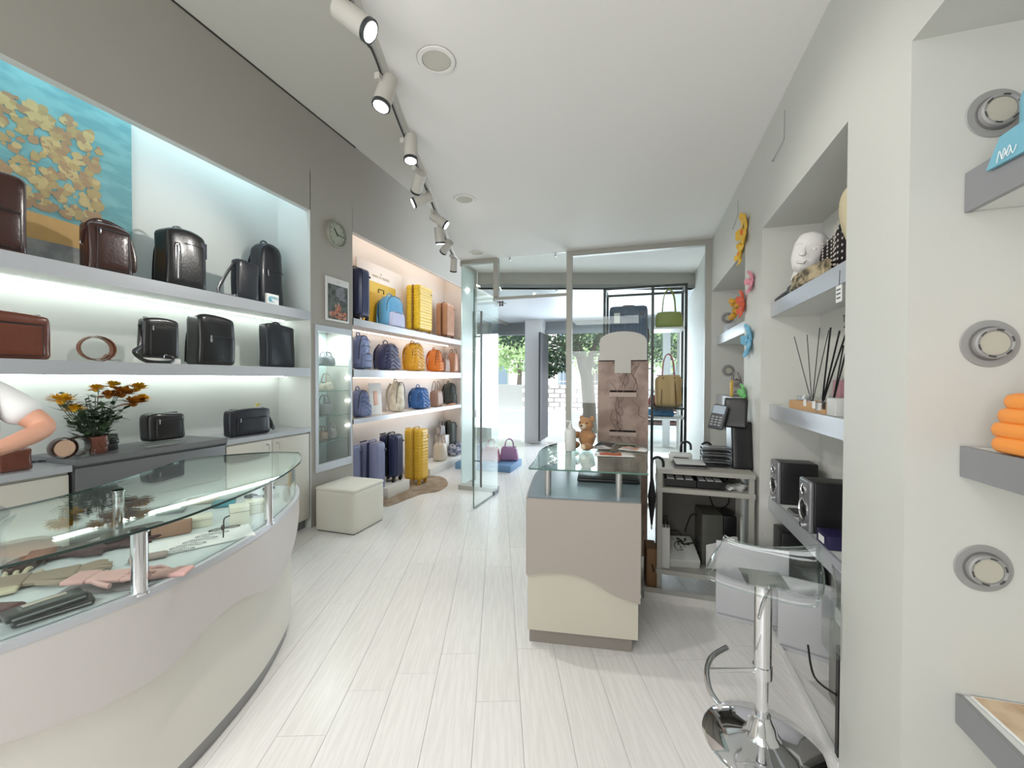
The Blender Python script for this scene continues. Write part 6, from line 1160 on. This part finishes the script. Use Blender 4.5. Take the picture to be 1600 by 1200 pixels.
LF = mat('tree leaf', (72, 96, 66), .6, col2=(44, 66, 44), nscale=3); LF2 = mat('far leaf', (150, 176, 120), .7, col2=(186, 204, 150), nscale=2); BRK = mat('bark', (96, 86, 76), .9, bump=.8, bscale=30)
def foliage(mb, C, R, n, sz):
    for _ in range(n):
        a = rnd.random()*2*PI; e = math.asin(rnd.uniform(-1, 1)); k = rnd.random()**.4; p = Vector(C)+Vector((math.cos(a)*math.cos(e)*R[0], math.sin(a)*math.cos(e)*R[1], math.sin(e)*R[2]))*k
        u_ = Vector((rnd.gauss(0, 1), rnd.gauss(0, 1), rnd.gauss(0, .6))).normalized()*sz*rnd.uniform(.6, 1.2); v_ = u_.orthogonal().normalized()*sz*.45; mb._new([p, p+u_*.5+v_, p+u_, p+u_*.5-v_], [(0, 1, 2, 3)])
tb = on(1, 921, 700, 10.9); T_ = lambda x, y, Y=10.9: tuple(Vector(on(1, x, y, Y))-Vector((tb.x, 10.9, 0)))
t = thing('street_tree', 'dark leafy tree with leaning trunk on the pavement outside the door', 'tree', (tb.x, 10.9, -.01))
b = MB(); b.tube([(0, 0, 0), T_(921, 640), T_(917, 590), T_(908, 556), T_(896, 530), T_(880, 500)], [.2, .17, .16, .14, .11, .09], 12); b.build('trunk', BRK, t)
for P in ([T_(917, 590), T_(925, 550), T_(945, 510)], [T_(908, 556), T_(885, 540), T_(862, 535)], [T_(896, 530), T_(905, 500), T_(915, 470)]): b = MB(); b.tube(P, [.10, .07, .045], 8, smooth=3); b.build('branch', BRK, t)
b = MB(); 
for (x, y, Y, R) in ((870, 535, 10.7, (.85, .8, .55)), (862, 565, 10.5, (.55, .5, .35)), (940, 520, 11, (.9, .8, .6)), (905, 470, 11, (1.6, 1.2, .8)), (965, 560, 11.2, (.7, .7, .45)), (850, 580, 10.5, (.35, .4, .22)), (1030, 540, 11.3, (.8, .7, .4)), (800, 520, 10.8, (.6, .6, .4))): foliage(b, T_(x, y, Y), R, int(900*R[0]), .10)
o = b.build('crown', LF, t, smooth=False); o['kind'] = 'stuff'
for k, (x, R_) in enumerate(((-6.4, 1.9), (-2.4, 1.8), (1.6, 1.9))):
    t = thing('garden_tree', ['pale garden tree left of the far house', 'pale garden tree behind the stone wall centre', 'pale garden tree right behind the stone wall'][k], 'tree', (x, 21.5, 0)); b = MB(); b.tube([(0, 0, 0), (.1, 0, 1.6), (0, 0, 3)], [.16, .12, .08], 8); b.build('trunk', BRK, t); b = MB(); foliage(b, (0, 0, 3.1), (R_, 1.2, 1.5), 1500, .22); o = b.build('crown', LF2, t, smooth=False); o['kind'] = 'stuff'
t = thing('house', 'pinkish white house with shuttered windows beyond the garden', 'house', (-1.5, 27, 0)); b = MB(); b.box(-14, 0, 0, 7, 4, 6.5); b.build('walls', mat('house plaster', (222, 206, 200), .8), t, smooth=False); b = MB(); b.prism([(-14.4, -.5), (7.4, -.5), (7.4, 4.4), (-14.4, 4.4)], 6.5, 6.8); b.build('roof', mat('roof tile red', (170, 110, 90), .8), t, smooth=False)
for i in range(-3, 6):
    for z in (.9, 3.9): b = MB(); b.box(-6+2.2*i, -.05, z, -5+2.2*i, .02, z+1.5); f_ = b.build('window', mat('shutter grey', (150, 156, 150), .6), t, smooth=False); b = MB(); b.box(-5.9+2.2*i, -.07, z+.1, -5.1+2.2*i, -.05, z+1.4); b.build('pane', mat('dark pane', (110, 124, 136), .2), f_, smooth=False)
q = on(1, 1032, 672, 9.9); t = thing('street_bench', 'dark slatted street bench seen under the rack shelf', 'bench', (q.x, 9.9, -.01))
for k in range(5): b = MB(); b.box(-.5, .02, .42+.085*k, .5, .05, .48+.085*k); b.build('slat', mat('bench slat', (92, 66, 62), .6), t, smooth=False)
for k in range(3): b = MB(); b.box(-.5, -.35+.12*k, .40, .5, -.26+.12*k, .43); b.build('slat', mat('bench slat', (0, 0, 0)), t, smooth=False)
for x in (-.45, .45): b = MB(); b.box(x-.03, -.36, 0, x+.03, -.28, .40); b.box(x-.03, .0, 0, x+.03, .06, .8); b.box(x-.03, -.28, .36, x+.03, .0, .40); b.build('leg', BLACK, t, smooth=False)
